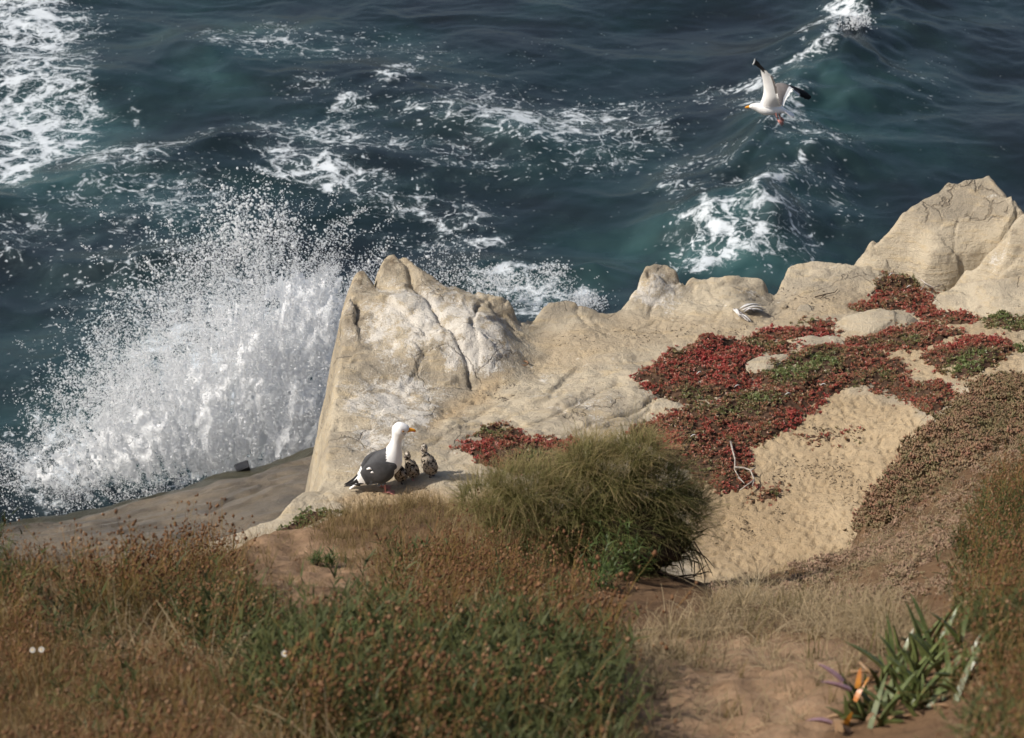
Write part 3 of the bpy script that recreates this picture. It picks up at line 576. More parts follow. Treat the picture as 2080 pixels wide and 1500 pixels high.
def plume_noise(a, b):                   # streaks that fan out from the foot of the wave, broken into clots
    th = np.arctan2(a-470, 1250-b)
    return fbm(th*22, b/330, 3, 3)*.80+fbm(a/60, b/95, 5, 4)*.55+.35*fbm(a/14, b/26, 15, 2)
PU = np.arange(-70, 991, 4.0); PV = np.arange(330, 1091, 4.0)
N = 1650000
u = rng.uniform(-60, 980, N); v = rng.uniform(340, 1080, N)
# jets fan out from the foot of the wave
plume = on_grid(plume_noise, PU, PV, 1)[np.clip((v-330)/4, 0, 189).astype(int), np.clip((u+70)/4, 0, 264).astype(int)]
g = env(u, v)*np.clip(1+1.35*plume, .02, 3.2)
kind = rng.random(N); acc = rng.random(N) < np.clip(g*.40, 0, .95)
u, v, g, kind = u[acc], v[acc], g[acc], kind[acc]
r = np.where(kind < .88, rng.uniform(.0028, .0075, len(u)), np.where(kind < .99, rng.uniform(.007, .014, len(u)), rng.uniform(.013, .026, len(u))))*np.where(g < .3, 1.25, 1.0)
P = PY(u, v, 32.2+rng.normal(0, 2.0, len(u))); ok = (P[:, 2] > .05) & (P[:, 1] > 29.7)
P, r = P[ok], r[ok]
spray("wave_spray", "tall burst of white spray where the wave breaks on the shelf", P, r)
# torn sheets of white water inside the burst, one behind the other
Vs, Fs, nb = [], [], 0
for q, (y0, thr) in enumerate([(30.6, 1.35), (31.8, 1.12), (33.2, .92)]):
    mu = np.arange(-40, 760, 3.2); mv = np.arange(430, 1065, 3.2); U, W = np.meshgrid(mu, mv)
    pz = plume_noise(U+37*q, W+23*q); T = env(U, W)*np.clip(1+1.2*pz, .02, 3)+.55*fbm(U/7, W/12, 31+q, 4)
    yy = y0+.35*fbm(U/70, W/100, 41+q, 3)+.05*fbm(U/14, W/30, 45+q, 3)
    keep = (T > thr) & (env(U, W) > .55); F = grid_faces(len(mv), len(mu)); F = F[keep.ravel()[F].all(1)]
    V = np.concatenate([PY(U, W, yy).reshape(-1, 3), PY(U, W, yy+.05+.03*fbm(U/12, W/12, 49, 2)).reshape(-1, 3)]); F = np.concatenate([F, F[:, ::-1]+U.size])
    V, F, _ = compact(V, F, {}); Vs.append(V); Fs.append(F+nb); nb += len(V)
link("spray_sheets", mesh_np("spray_sheets", np.concatenate(Vs), np.concatenate(Fs), MAT_SPRAY), label="torn white sheets of water at the heart of the burst", cat="spray", kind="stuff")
NJ = 900; ju = rng.normal(430, 150, NJ); jv = 960-.33*(ju-60)+rng.normal(0, 14, NJ)            # ropes of drops thrown up along arcs
hgt = np.interp(ju, [-50, 100, 250, 420, 520, 640, 760], [50, 130, 240, 380, 470, 300, 240])*rng.uniform(.25, 1.0, NJ)**.8; lean = (ju-430)*.0011+rng.normal(0, .22, NJ); Ps = []; Rs = []
jy = 32+rng.normal(0, 1.6, NJ)
for q in range(NJ):
    m_ = rng.integers(14, 34); t0 = rng.uniform(0, .75); t = t0+rng.random(m_)*rng.uniform(.12, .32); t = np.minimum(t, 1.0)
    hh = hgt[q]*(1-(1-t)**2); uu = ju[q]+lean[q]*hh*(1+.5*t)+rng.normal(0, 2.2+5*t**2, m_); Ps.append(PY(uu, jv[q]-hh+rng.normal(0, 3, m_), jy[q]+rng.normal(0, .05, m_))); Rs.append(rng.uniform(.005, .014, m_)*rng.uniform(.6, 1.2))
P = np.concatenate(Ps); r = np.concatenate(Rs); ok = (P[:, 2] > .1) & (P[:, 1] > 29.7); spray("spray_ropes", "white ropes and streaks of water within the burst of spray", P[ok], r[ok])
n = 300; u = np.concatenate([rng.normal(515, 42, n), rng.normal(440, 120, n//2)]); v = np.concatenate([rng.normal(450, 45, n), rng.normal(520, 70, n//2)])
P = PY(u, v, 31+rng.normal(0, .5, len(u))); r = rng.uniform(.012, .038, len(u))*rng.uniform(.5, 1, len(u))
spray("spray_drops", "large single drops thrown up above the wave spray", P, r)
def small(name, label, blobs, y, n, r0, r1):
    u = np.concatenate([rng.normal(a, sa, int(n*w)) for a, b, sa, sb, w in blobs]); v = np.concatenate([rng.normal(b, sb, int(n*w)) for a, b, sa, sb, w in blobs])
    P = PY(u, v, y+rng.normal(0, .35, len(u))); ok = P[:, 2] > -.05; spray(name, label, P[ok], rng.uniform(r0, r1, ok.sum()))
small("spray_behind_rock", "low white splash showing behind the twin peaked rock", [(1190,618,22,12,.5),(1060,590,60,20,.3),(1120,550,20,10,.1),(1000,570,40,14,.2),(890,550,60,26,.12),(1080,665,20,14,.3)], 40.2, 3200, .006, .017)
small("crest_spray", "thin spray blown off the wave crest beyond the flying gull", [(1738,45,16,9,.6),(1700,80,14,20,.4),(1660,160,20,8,.3),(1600,290,18,14,.4)], 53.0, 900, .008, .022)

# ---------------------------------------------------------------- plant materials
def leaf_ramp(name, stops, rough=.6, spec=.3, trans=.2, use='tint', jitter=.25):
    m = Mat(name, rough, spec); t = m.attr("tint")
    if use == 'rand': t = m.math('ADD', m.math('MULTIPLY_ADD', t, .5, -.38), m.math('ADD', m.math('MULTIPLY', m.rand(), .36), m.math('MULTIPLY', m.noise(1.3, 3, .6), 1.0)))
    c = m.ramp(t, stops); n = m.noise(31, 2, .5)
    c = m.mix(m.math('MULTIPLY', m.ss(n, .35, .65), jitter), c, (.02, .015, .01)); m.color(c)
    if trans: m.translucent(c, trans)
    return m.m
MAT_ICE = leaf_ramp("ice_plant_leaves", [(0, (.135, .175, .055)), (.28, (.18, .165, .07)), (.5, (.28, .155, .085)), (.74, (.35, .100, .068)), (1, (.37, .048, .045))], .4, .5, .15, jitter=.15)
MAT_ICEB = leaf_ramp("browned_ice_plant_leaves", [(0, (.125, .125, .048)), (.35, (.20, .155, .075)), (.65, (.28, .17, .10)), (1, (.33, .15, .10))], .5, .4, .15, use='rand', jitter=.12)
MAT_ICEL = leaf_ramp("faded_ice_plant_leaves", [(0, (.20, .185, .085)), (.35, (.29, .225, .13)), (.65, (.36, .24, .165)), (1, (.42, .27, .19))], .6, .3, .15, use='rand', jitter=.1)
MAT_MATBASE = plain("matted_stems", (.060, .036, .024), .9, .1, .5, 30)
MAT_STEM = leaf_ramp("dry_flower_stems", [(0, (.13, .11, .03)), (.4, (.22, .155, .048)), (.7, (.27, .145, .058)), (1, (.36, .23, .11))], .8, .15, .25, use='rand')
MAT_HEAD = leaf_ramp("dry_flower_heads", [(0, (.085, .040, .022)), (.4, (.175, .085, .042)), (.75, (.25, .135, .070)), (1, (.36, .24, .145))], .85, .15, .15, use='rand')
MAT_GREEN = leaf_ramp("green_grass_blades", [(0, (.048, .046, .014)), (.35, (.100, .092, .026)), (.6, (.165, .128, .040)), (1, (.29, .195, .075))], .6, .25, .3, use='rand')
MAT_HERB = leaf_ramp("dark_herb_leaves", [(0, (.030, .042, .013)), (.5, (.072, .085, .024)), (1, (.14, .135, .042))], .6, .25, .25, use='rand')
MAT_STRAW = leaf_ramp("straw_grass_blades", [(0, (.15, .11, .06)), (.4, (.29, .22, .125)), (.75, (.42, .33, .20)), (1, (.52, .44, .30))], .75, .2, .3, use='rand')
MAT_WISP = leaf_ramp("wispy_grass_blades", [(0, (.10, .082, .030)), (.4, (.19, .140, .058)), (.7, (.28, .19, .092)), (1, (.40, .29, .16))], .75, .2, .3, use='rand')
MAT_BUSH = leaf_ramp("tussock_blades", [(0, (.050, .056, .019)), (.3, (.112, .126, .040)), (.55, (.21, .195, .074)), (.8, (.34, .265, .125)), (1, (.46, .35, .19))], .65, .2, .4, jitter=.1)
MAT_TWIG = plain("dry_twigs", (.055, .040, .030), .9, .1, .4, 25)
MAT_GREY = plain("bleached_wood", (.33, .29, .25), .85, .15, .3, 30)

def rnd(a, b): return random.uniform(a, b)
def blade(mb, base, az, lean, L, w, droop=.5, t0=0., t1=1., seg=4, m=0):
    base = np.asarray(base, float); d = np.array([math.cos(az)*math.sin(lean), math.sin(az)*math.sin(lean), math.cos(lean)])
    ts = np.linspace(0, 1, seg+1); out = np.array([math.cos(az), math.sin(az), 0])
    pts = base+np.outer(ts*L, d)+np.outer(droop*L*ts**2*.6, out)-np.outer(droop*L*ts**2.6*.45, [0, 0, 1])
    side = np.array([-math.sin(az), math.cos(az), rnd(-.5, .5)])
    mb.ribbon(pts, w*np.clip(1.05-ts, .12, 1)**.7, side, np.concatenate([t0+(t1-t0)*ts]*2), m); return pts

# ---------------------------------------------------------------- scattered ground plants
PROTO = {}
def proto(key, builder, mats, n):
    c = bpy.data.collections.new("variants_"+key)
    for i in range(n):
        mb = MB(); builder(mb); c.objects.link(bpy.data.objects.new(key+"_variant", mb.mesh(key, mats)))
    PROTO[key] = (c, n)
def flower_clump(mb):
    for k in range(random.randint(3, 5)):
        az = rnd(0, 6.28); b = (rnd(-.03, .03), rnd(-.03, .03), -.01); L = rnd(.17, .31); t = rnd(0, 1)
        p = blade(mb, b, az, rnd(.03, .35), L, .0032, rnd(.0, .35), t*.6, t, 4)
        tops = [p[-1]]
        for j in range(random.randint(1, 3)):
            q = p[2]+(p[-1]-p[2])*rnd(.1, .9); a2 = rnd(0, 6.28); e = blade(mb, q, a2, rnd(.3, .8), rnd(.03, .085), .0022, 0, t, t, 2); tops.append(e[-1])
        for q in tops:
            r = rnd(.0035, .0075); mb.ball(q, r, rnd(0, 1)**1.6, 1, (rnd(.7, 1.2), rnd(.7, 1.2), rnd(.7, 1.5)))
        for j in range(3): blade(mb, p[0]+(p[-1]-p[0])*rnd(.05, .5), rnd(0, 6.28), rnd(.4, 1.1), rnd(.03, .07), .004, .4, .1, .5, 2, 2)
def green_tuft(mb):
    for k in range(16): blade(mb, (rnd(-.04, .04), rnd(-.04, .04), -.01), rnd(0, 6.28), rnd(.02, .55), rnd(.10, .24), rnd(.003, .006), rnd(.1, .8), rnd(0, .3), rnd(.4, 1), 4)
def leafy_tuft(mb):
    for k in range(9):
        az = rnd(0, 6.28); p = blade(mb, (rnd(-.03, .03), rnd(-.03, .03), -.01), az, rnd(.05, .6), rnd(.12, .22), .004, .2, 0, .3, 4)
        for j in range(9):
            q = p[0]+(p[-1]-p[0])*rnd(.2, 1); blade(mb, q, rnd(0, 6.28), rnd(.3, 1.2), rnd(.025, .055), rnd(.004, .008), .3, rnd(.0, .5), rnd(.3, .8), 2)
def straw_tuft(mb):
    for k in range(20): blade(mb, (rnd(-.05, .05), rnd(-.05, .05), -.01), rnd(0, 6.28), rnd(.1, 1.15), rnd(.06, .17), rnd(.002, .004), rnd(.2, 1.2), rnd(0, .4), rnd(.5, 1), 4)
def wisp_tuft(mb):
    for k in range(18): blade(mb, (rnd(-.05, .05), rnd(-.05, .05), -.01), rnd(0, 6.28), rnd(.02, .7), rnd(.05, .15), rnd(.002, .0035), rnd(.1, .8), rnd(0, .4), rnd(.5, 1), 4)
def spindle(mb, base, d, L, r, t0, t1, m=0):
    base = np.asarray(base, float); d = np.asarray(d, float); d = d/np.linalg.norm(d); a = np.cross(d, [.3, .5, .8]); a /= np.linalg.norm(a); b = np.cross(d, a)
    V = [base]+[base+d*L*.55+r*(math.cos(w)*a+math.sin(w)*b) for w in (0, 2.09, 4.19)]+[base+d*L]
    mb.add(V, [(0, 2, 1), (0, 3, 2), (0, 1, 3), (1, 2, 4), (2, 3, 4), (3, 1, 4)], [t0, .5*(t0+t1), .5*(t0+t1), .5*(t0+t1), t1], m)
def sprig(mb, n=7, L=.022, r=.0042, tj=.18):
    for k in range(n):
        az = 6.28*k/n+rnd(-.4, .4); el = rnd(.15, 1.3); d = (math.cos(az)*math.cos(el), math.sin(az)*math.cos(el), math.sin(el)); t = rnd(-tj, tj)
        spindle(mb, (rnd(-.004, .004), rnd(-.004, .004), -.004), d, L*rnd(.7, 1.25), r*rnd(.8, 1.2), t-.08, t+.08)
def ice_cluster(mb):
    for k in range(7):
        c = MB(); sprig(c, 7, .028, .0050, .2); mb.add(np.concatenate(c.V)+[rnd(-.06, .06), rnd(-.06, .06), rnd(-.01, .02)], c.F, np.clip(np.concatenate(c.T)+rnd(.15, .85), 0, 1))
proto("flower_clump", flower_clump, [MAT_STEM, MAT_HEAD, MAT_WISP], 7)
proto("green_tuft", green_tuft, [MAT_GREEN], 5); proto("leafy_tuft", leafy_tuft, [MAT_HERB], 5)
proto("straw_tuft", straw_tuft, [MAT_STRAW], 5); proto("wisp_tuft", wisp_tuft, [MAT_WISP], 5); proto("ice_cluster", ice_cluster, [MAT_ICEB], 6); proto("ice_low", ice_cluster, [MAT_ICEL], 5)
def scatter(name, label, key, P, scl, tilt=.12, cat="grass"):
    col, n = PROTO[key]; N = len(P)
    me = bpy.data.meshes.new(name); me.vertices.add(N); me.vertices.foreach_set("co", np.asarray(P, np.float32).ravel())
    a = me.attributes.new("idx", 'INT', 'POINT'); a.data.foreach_set("value", rng.integers(0, n, N).astype(np.int32))
    a = me.attributes.new("rot", 'FLOAT_VECTOR', 'POINT'); a.data.foreach_set("vector", np.stack([rng.normal(0, tilt, N), rng.normal(0, tilt, N), rng.uniform(0, 6.28, N)], -1).astype(np.float32).ravel())
    a = me.attributes.new("scl", 'FLOAT', 'POINT'); a.data.foreach_set("value", np.broadcast_to(scl, (N,)).astype(np.float32))
    o = link(name, me, label=label, cat=cat, kind="stuff")
    ng = bpy.data.node_groups.new("spread_"+name, 'GeometryNodeTree'); ng.interface.new_socket("Geometry", in_out='INPUT', socket_type='NodeSocketGeometry'); ng.interface.new_socket("Geometry", in_out='OUTPUT', socket_type='NodeSocketGeometry')
    nd = ng.nodes; gi = nd.new("NodeGroupInput"); go = nd.new("NodeGroupOutput"); ip = nd.new("GeometryNodeInstanceOnPoints"); ci = nd.new("GeometryNodeCollectionInfo")
    ci.inputs["Collection"].default_value = col; ci.inputs["Separate Children"].default_value = True; ci.inputs["Reset Children"].default_value = True
    def na(nm, ty):
        q = nd.new("GeometryNodeInputNamedAttribute"); q.data_type = ty; q.inputs[0].default_value = nm; return q.outputs[0]
    ip.inputs["Pick Instance"].default_value = True
    L = ng.links.new; L(gi.outputs[0], ip.inputs["Points"]); L(ci.outputs[0], ip.inputs["Instance"]); L(na("idx", 'INT'), ip.inputs["Instance Index"])
    er = nd.new("FunctionNodeEulerToRotation"); L(na("rot", 'FLOAT_VECTOR'), er.inputs[0]); L(er.outputs[0], ip.inputs["Rotation"]); L(na("scl", 'FLOAT'), ip.inputs["Scale"]); L(ip.outputs[0], go.inputs[0])
    md = o.modifiers.new("spread", 'NODES'); md.node_group = ng; return o
def hill_points(dens, weight, jit=1.0, x0=-5.0, x1=4.6, y0=4.6, y1=17.2):
    n = int(dens*(x1-x0)*(y1-y0)); x = rng.uniform(x0, x1, n); y = rng.uniform(y0, y1, n); z = hill_z(x, y)
    px, py, D = proj(x, y, z); w = weight(px+jit*55*fbm(x*2.2, y*2.2, 101, 3), py+jit*22*fbm(x*2.2, y*2.2, 103, 3), x, y)
    ok = (rng.random(n) < w) & (px > -700) & (px < 2500) & (py < 1800) & (z > ledge_z(x, y)-.02)
    return np.stack([x, y, z], -1)[ok]
def inpoly(px, py, poly, soft=18): return sstep(soft, -soft, sdf(px, py, poly))
R_MEADOW = [(-800,1900),(-800,1140),(200,1150),(400,1160),(470,1150),(520,1200),(620,1240),(760,1190),(880,1140),(1040,1110),(1120,1180),(1170,1250),(1210,1330),(1230,1420),(1290,1500),(1330,1900)]
R_CREST = [(600,1092),(690,1050),(760,1030),(830,1018),(960,1008),(1100,1020),(1180,1080),(1150,1150),(1000,1140),(860,1160),(740,1190),(690,1130)]
R_STRAW = [(1220,1420),(1260,1340),(1340,1290),(1430,1250),(1500,1215),(1620,1215),(1800,1225),(1880,1280),(1790,1340),(1640,1300),(1500,1320),(1400,1350),(1330,1400),(1300,1480)]
R_ICE = [(1730,1090),(1752,1010),(1785,945),(1822,880),(1880,822),(1945,780),(2100,766),(2400,720),(2400,850),(2080,890),(1990,940),(1900,1010),(1830,1066),(1785,1085)]
R_ICE2 = [(1460,1190),(1570,1150),(1660,1110),(1735,1085),(1900,1005),(2080,885),(2400,845),(2400,1000),(2100,1090),(1960,1200),(1800,1240),(1650,1235),(1520,1215)]
R_DARK = [(1950,1180),(2020,1000),(2120,940),(2400,900),(2500,1900),(1990,1900),(1985,1350)]
R_PATH = HSAND_PX[1]
HSAND_PX[0] = [(500,1085),(600,1060),(700,1080),(770,1110),(750,1190),(680,1250),(600,1255),(530,1210),(490,1140)]
def greenness(px, py): return np.exp(-((px-900)/330)**2-((py-1420)/150)**2)+.8*np.exp(-((px-650)/180)**2-((py-1330)/70)**2)+.25
R_BARE = [(480,1085),(600,1060),(700,1072),(780,1105),(775,1200),(730,1310),(560,1310),(490,1200)]
P = hill_points(300, lambda px, py, x, y: inpoly(px, py, R_MEADOW)*(1-.96*inpoly(px, py, R_BARE))*np.clip(.82-.62*greenness(px, py)+1.6*fbm(x*1.8, y*1.8, 4, 3), .03, 1))
scatter("dry_wildflowers", "dry meadow of thin stems with small rust brown seed heads", "flower_clump", P, np.clip(.85+.75*fbm(P[:, 0]*1.5, P[:, 1]*1.5, 77, 3), .4, 1.55)*rng.uniform(.65, 1.3, len(P)), .16, "wildflowers")
P = hill_points(120, lambda px, py, x, y: inpoly(px, py, R_MEADOW)*(1-.96*inpoly(px, py, R_BARE))*np.clip(-.10+.72*greenness(px, py)*(.6+1.0*fbm(x*1.6, y*1.6, 8, 2))+.4*fbm(x*2, y*2, 9, 2)+.35*np.exp(-((px-950)/300)**2-((py-1450)/110)**2), 0, 1))
scatter("green_grass", "green grass growing among the dry wildflowers", "green_tuft", P, np.clip(.8+.5*fbm(P[:, 0]*1.4, P[:, 1]*1.4, 79, 2), .4, 1.4)*rng.uniform(.6, 1.15, len(P)))
P = hill_points(260, lambda px, py, x, y: inpoly(px, py, R_MEADOW)*np.clip(1.0*np.exp(-((px-680)/130)**2-((py-1420)/70)**2)+.9*np.exp(-((px-950)/150)**2-((py-1450)/80)**2)+.5*np.exp(-((px-450)/60)**2-((py-1300)/40)**2)+.6*np.exp(-((px-1150)/90)**2-((py-1450)/90)**2)+.02, 0, 1))
scatter("low_green_herbs", "dark green leafy herbs low in the foreground grass", "leafy_tuft", P, rng.uniform(1.1, 1.7, len(P)), cat="herbs")
P = hill_points(420, lambda px, py, x, y: np.maximum(.50*inpoly(px, py, R_CREST), np.maximum(.75*inpoly(px, py, R_MEADOW)*(1-.92*inpoly(px, py, R_BARE)), .07*inpoly(px, py, R_BARE)))*np.clip(.70+1.3*fbm(x*2.8, y*2.8, 14, 3), .04, 1))
scatter("wispy_grass", "thin tan and olive grass along the crest below the gull", "wisp_tuft", P, rng.uniform(.45, 1.3, len(P)))
P = hill_points(380, lambda px, py, x, y: np.maximum(inpoly(px, py, R_STRAW, 25)*np.clip(.50+1.3*fbm(x*2.4, y*2.4, 18, 3), .03, 1), np.maximum(.10*inpoly(px, py, R_PATH), .12*inpoly(px, py, R_DARK))))
scatter("straw_grass", "pale straw coloured dry grass beside the bare path", "straw_tuft", P, rng.uniform(.5, 1.35, len(P)), .3)
P = hill_points(75, lambda px, py, x, y: inpoly(px, py, R_STRAW, 30)*np.clip(.3+.9*fbm(x*2, y*2, 28, 2), 0, 1)+.15*inpoly(px, py, R_PATH))
scatter("short_green_grass", "short green blades among the straw grass by the path", "green_tuft", P, rng.uniform(.45, .8, len(P)))
P = hill_points(560, lambda px, py, x, y: inpoly(px, py, R_ICE, 8)*np.clip(.85+.6*fbm(x*3, y*3, 35, 2), .15, 1), .25)
P[:, 2] += np.clip(.01+.09*fbm(P[:, 0]*1.9, P[:, 1]*1.9, 37, 3), -.01, .14)
scatter("ice_plant_cover", "browned ice plant carpet along the rim of the bank at the right", "ice_cluster", P, np.clip(1.0+.35*fbm(P[:, 0]*2, P[:, 1]*2, 87, 2), .6, 1.5)*rng.uniform(.75, 1.35, len(P)), .25, "ice plant")
P = hill_points(300, lambda px, py, x, y: inpoly(px, py, R_ICE2, 14)*np.clip(.55+.9*fbm(x*2.5, y*2.5, 36, 3), .05, 1), .4)
scatter("low_ice_plant_cover", "thin pinkish tan ground cover on the slope below the bank rim", "ice_low", P, rng.uniform(.5, 1.0, len(P)), .25, "ground cover")
P = hill_points(150, lambda px, py, x, y: inpoly(px, py, R_ICE2, 14)*np.clip(.25+.9*fbm(x*2.2, y*2.2, 46, 3), 0, 1), .4)
scatter("slope_straw", "wisps of dry straw on the slope below the bank rim", "straw_tuft", P, rng.uniform(.5, 1.0, len(P)), .25)
P = hill_points(170, lambda px, py, x, y: inpoly(px, py, R_DARK, 30))
scatter("brown_scrub", "dark brown and olive scrub at the right edge of the hillside", "flower_clump", P, rng.uniform(.7, 1.15, len(P)), .25, "scrub")
P = hill_points(200, lambda px, py, x, y: inpoly(px, py, R_DARK, 30)*.8)
scatter("olive_scrub", "olive leafy growth under the dark scrub at the right edge", "leafy_tuft", P, rng.uniform(.6, 1.0, len(P)), .25, "scrub")
P = hill_points(40, lambda px, py, x, y: inpoly(px, py, R_MEADOW)*(1-.96*inpoly(px, py, R_BARE))*np.clip(.25+1.2*fbm(x*1.5, y*1.5, 58, 3), 0, 1))
scatter("golden_stalks", "golden dry stalks leaning among the foreground wildflowers", "straw_tuft", P, rng.uniform(1.0, 1.9, len(P)))
P = hill_points(120, lambda px, py, x, y: .35*inpoly(px, py, [(1400,1215),(1480,1190),(1640,1150),(1700,1180),(1560,1230),(1440,1240)])+.4*inpoly(px, py, HSAND_PX[0], 40)*.2)
scatter("bank_grass", "small dry tufts along the rim of the sandy hollow", "wisp_tuft", P, rng.uniform(.5, .9, len(P)))

# ---------------------------------------------------------------- red ice plant mats on the ledge
SPR = []
for i in range(5):
    q = MB(); sprig(q, 7, .024, .0048, .20); SPR.append((np.concatenate(q.V), tri(q.F), np.concatenate(q.T)))
def mat_plant(label, poly, red=.75, spread=.22, green=(), height=.075, dens=1500, name="ice_plant_mat", scl=1.0, group="red ice plant mats on the ledge"):
    zf = ground_z
    pw = hit([p[0] for p in poly], [p[1] for p in poly], zf)[:, :2]
    lo = pw.min(0)-.12; hi = pw.max(0)+.12
    def height_at(x, y):
        s = sdf(x+.085*fbm(x*4.5, y*4.5, 3, 4), y+.085*fbm(x*4.5, y*4.5, 7, 4), pw)-.05
        return s, height*sstep(.02, -.13, s)*(.62+.55*fbm(x*4, y*4, 9, 3))
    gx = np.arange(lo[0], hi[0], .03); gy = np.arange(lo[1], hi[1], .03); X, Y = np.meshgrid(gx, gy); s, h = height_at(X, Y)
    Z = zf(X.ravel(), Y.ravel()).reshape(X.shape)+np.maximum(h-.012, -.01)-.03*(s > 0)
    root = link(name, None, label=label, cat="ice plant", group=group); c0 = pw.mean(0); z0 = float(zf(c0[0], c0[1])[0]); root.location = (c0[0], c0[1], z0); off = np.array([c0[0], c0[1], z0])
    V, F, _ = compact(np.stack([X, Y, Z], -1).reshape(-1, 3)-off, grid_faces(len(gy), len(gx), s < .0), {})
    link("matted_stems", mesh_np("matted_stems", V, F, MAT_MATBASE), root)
    n = int(dens*(hi-lo).prod()); x = rng.uniform(lo[0], hi[0], n); y = rng.uniform(lo[1], hi[1], n); s, h = height_at(x, y)
    ok = (s < .06) & (rng.random(n) < np.where(s > .0, .10*sstep(.06, 0, s), np.clip(.75+.5*fbm(x*9, y*9, 13, 2)+.3*(s < -.05), .1, 1))); x, y, h, s = x[ok], y[ok], h[ok], s[ok]
    z = zf(x, y)+h+rng.uniform(-.012, .008, len(x)); px, py, _ = proj(x, y, z)
    t = red-.05+1.35*spread*fbm(x*3.2, y*3.2, 17, 3)+rng.normal(0, .11, len(x))
    for a, b, ra, rb, w in green: t = t-w*np.exp(-((px-a)/ra)**2-((py-b)/rb)**2)
    t = np.clip(t, .02, .98); Vs, Fs, Ts = [], [], []; base = 0; ch = rng.integers(0, 5, len(x)); rr = rot_rand(len(x), .35); sc = scl*rng.uniform(.75, 1.3, len(x)); pos = np.stack([x, y, z], -1)-off
    for i in range(5):
        q = ch == i
        if not q.any(): continue
        V0, F0, T0 = SPR[i]; V, F = tile(V0, F0, pos[q], rr[q], sc[q]); Vs.append(V); Fs.append(F+base); base += len(V); Ts.append((t[q][:, None]+T0[None]).ravel())
    link("foliage", mesh_np("foliage", np.concatenate(Vs), np.concatenate(Fs), MAT_ICE, {"tint": np.clip(np.concatenate(Ts), 0, 1)}, smooth=False), root)
    return root
mat_plant("red and green ice plant mat nearest the gull, left of the big tussock", [(938,912),(985,882),(1020,866),(1060,876),(1092,896),(1168,900),(1165,935),(1110,950),(1060,962),(1000,945),(950,922)], .82, .2, [(1000,875,50,14,.75),(1070,930,60,22,.6),(1130,925,30,15,.4)])
mat_plant("dark red ice plant mat at the left end of the large patch", [(1304,760),(1340,735),(1400,705),(1480,690),(1525,712),(1525,760),(1510,792),(1440,802),(1402,826),(1370,812),(1320,790)], .80, .24, [(1390,805,60,20,.5),(1320,770,30,15,.3)])
mat_plant("narrow red ice plant strip running toward the dead bird wing", [(1495,702),(1540,680),(1600,673),(1690,660),(1708,672),(1640,690),(1608,716),(1570,722),(1520,716)], .74, .24, [(1540,705,40,15,.35)], height=.06)
mat_plant("wide brownish red ice plant mat between the bare wedge and the sand", [(1522,770),(1560,742),(1620,722),(1700,705),(1780,718),(1832,742),(1845,772),(1935,790),(1922,822),(1880,838),(1822,802),(1760,786),(1700,796),(1640,800),(1560,786)], .62, .26, [(1640,740,70,20,.45),(1590,760,40,20,.2),(1780,760,50,18,.2)])
mat_plant("deep red ice plant mat reaching down to the bleached branch on the sand", [(1288,872),(1350,850),(1440,822),(1520,790),(1640,800),(1680,802),(1650,838),(1600,868),(1560,890),(1510,902),(1502,930),(1522,985),(1450,996),(1400,962),(1340,920)], .78, .22, [(1480,835,70,22,.75),(1560,805,50,14,.5),(1320,880,40,20,.35),(1440,960,70,40,.28)])
mat_plant("ice plant mat with a bright green clump in front of the right rocks", [(1872,722),(1960,696),(2030,690),(2062,708),(2015,742),(1962,768),(1920,756),(1890,748)], .68, .18, [(1965,742,45,18,.9),(1990,715,30,10,.5)])
mat_plant("light red ice plant mat between the low rock shelf and the long rock hump", [(1742,627),(1790,602),(1860,590),(1910,618),(1985,642),(1962,656),(1890,648),(1830,622),(1772,634)], .72, .16, [(1840,600,40,14,.2)], height=.06)
mat_plant("dry reddish brown ice plant in the gully below the largest boulder", [(1768,582),(1830,556),(1862,580),(1912,566),(1960,528),(1975,560),(1932,590),(1880,592),(1800,600)], .55, .2, [(1780,580,30,20,.2)], dens=1000, height=.05)
mat_plant("olive brown ice plant tuft cut by the right edge below the rock shelf", [(2000,652),(2040,628),(2100,618),(2180,640),(2100,668),(2020,664)], .38, .2, height=.07)
mat_plant("thin red ice plant strip right of the flat bare rock", [(1722,694),(1800,672),(1900,660),(1952,678),(1900,700),(1800,716),(1722,708)], .70, .2, [(1850,690,40,12,.25)], height=.055)
mat_plant("small lone red brown ice plant clump on the trampled sand", [(1535,1010),(1550,990),(1580,980),(1602,990),(1590,1010),(1560,1018)], .62, .18, height=.05, dens=1000)
mat_plant("small brown ice plant tuft below the dead bird wing", [(1618,662),(1640,648),(1680,650),(1702,660),(1680,668),(1640,668)], .5, .2, height=.04, dens=1100)
mat_plant("sparse dry ice plant sprigs at the middle of the sandy hollow", [(1640,888),(1680,872),(1720,875),(1745,888),(1700,896),(1660,896)], .5, .2, height=.02, dens=450)
mat_plant("bright green mat plant on the lower left toe of the ledge", [(566,1082),(590,1060),(630,1046),(676,1040),(672,1056),(630,1066),(600,1082)], .06, .08, height=.05, dens=1300, name="green_mat_plant", group=None)
mat_plant("small green sprig mat at the right edge beside the red mat", [(2058,712),(2080,702),(2140,700),(2140,716),(2080,718)], .12, .1, height=.04, name="green_mat_plant", group=None)

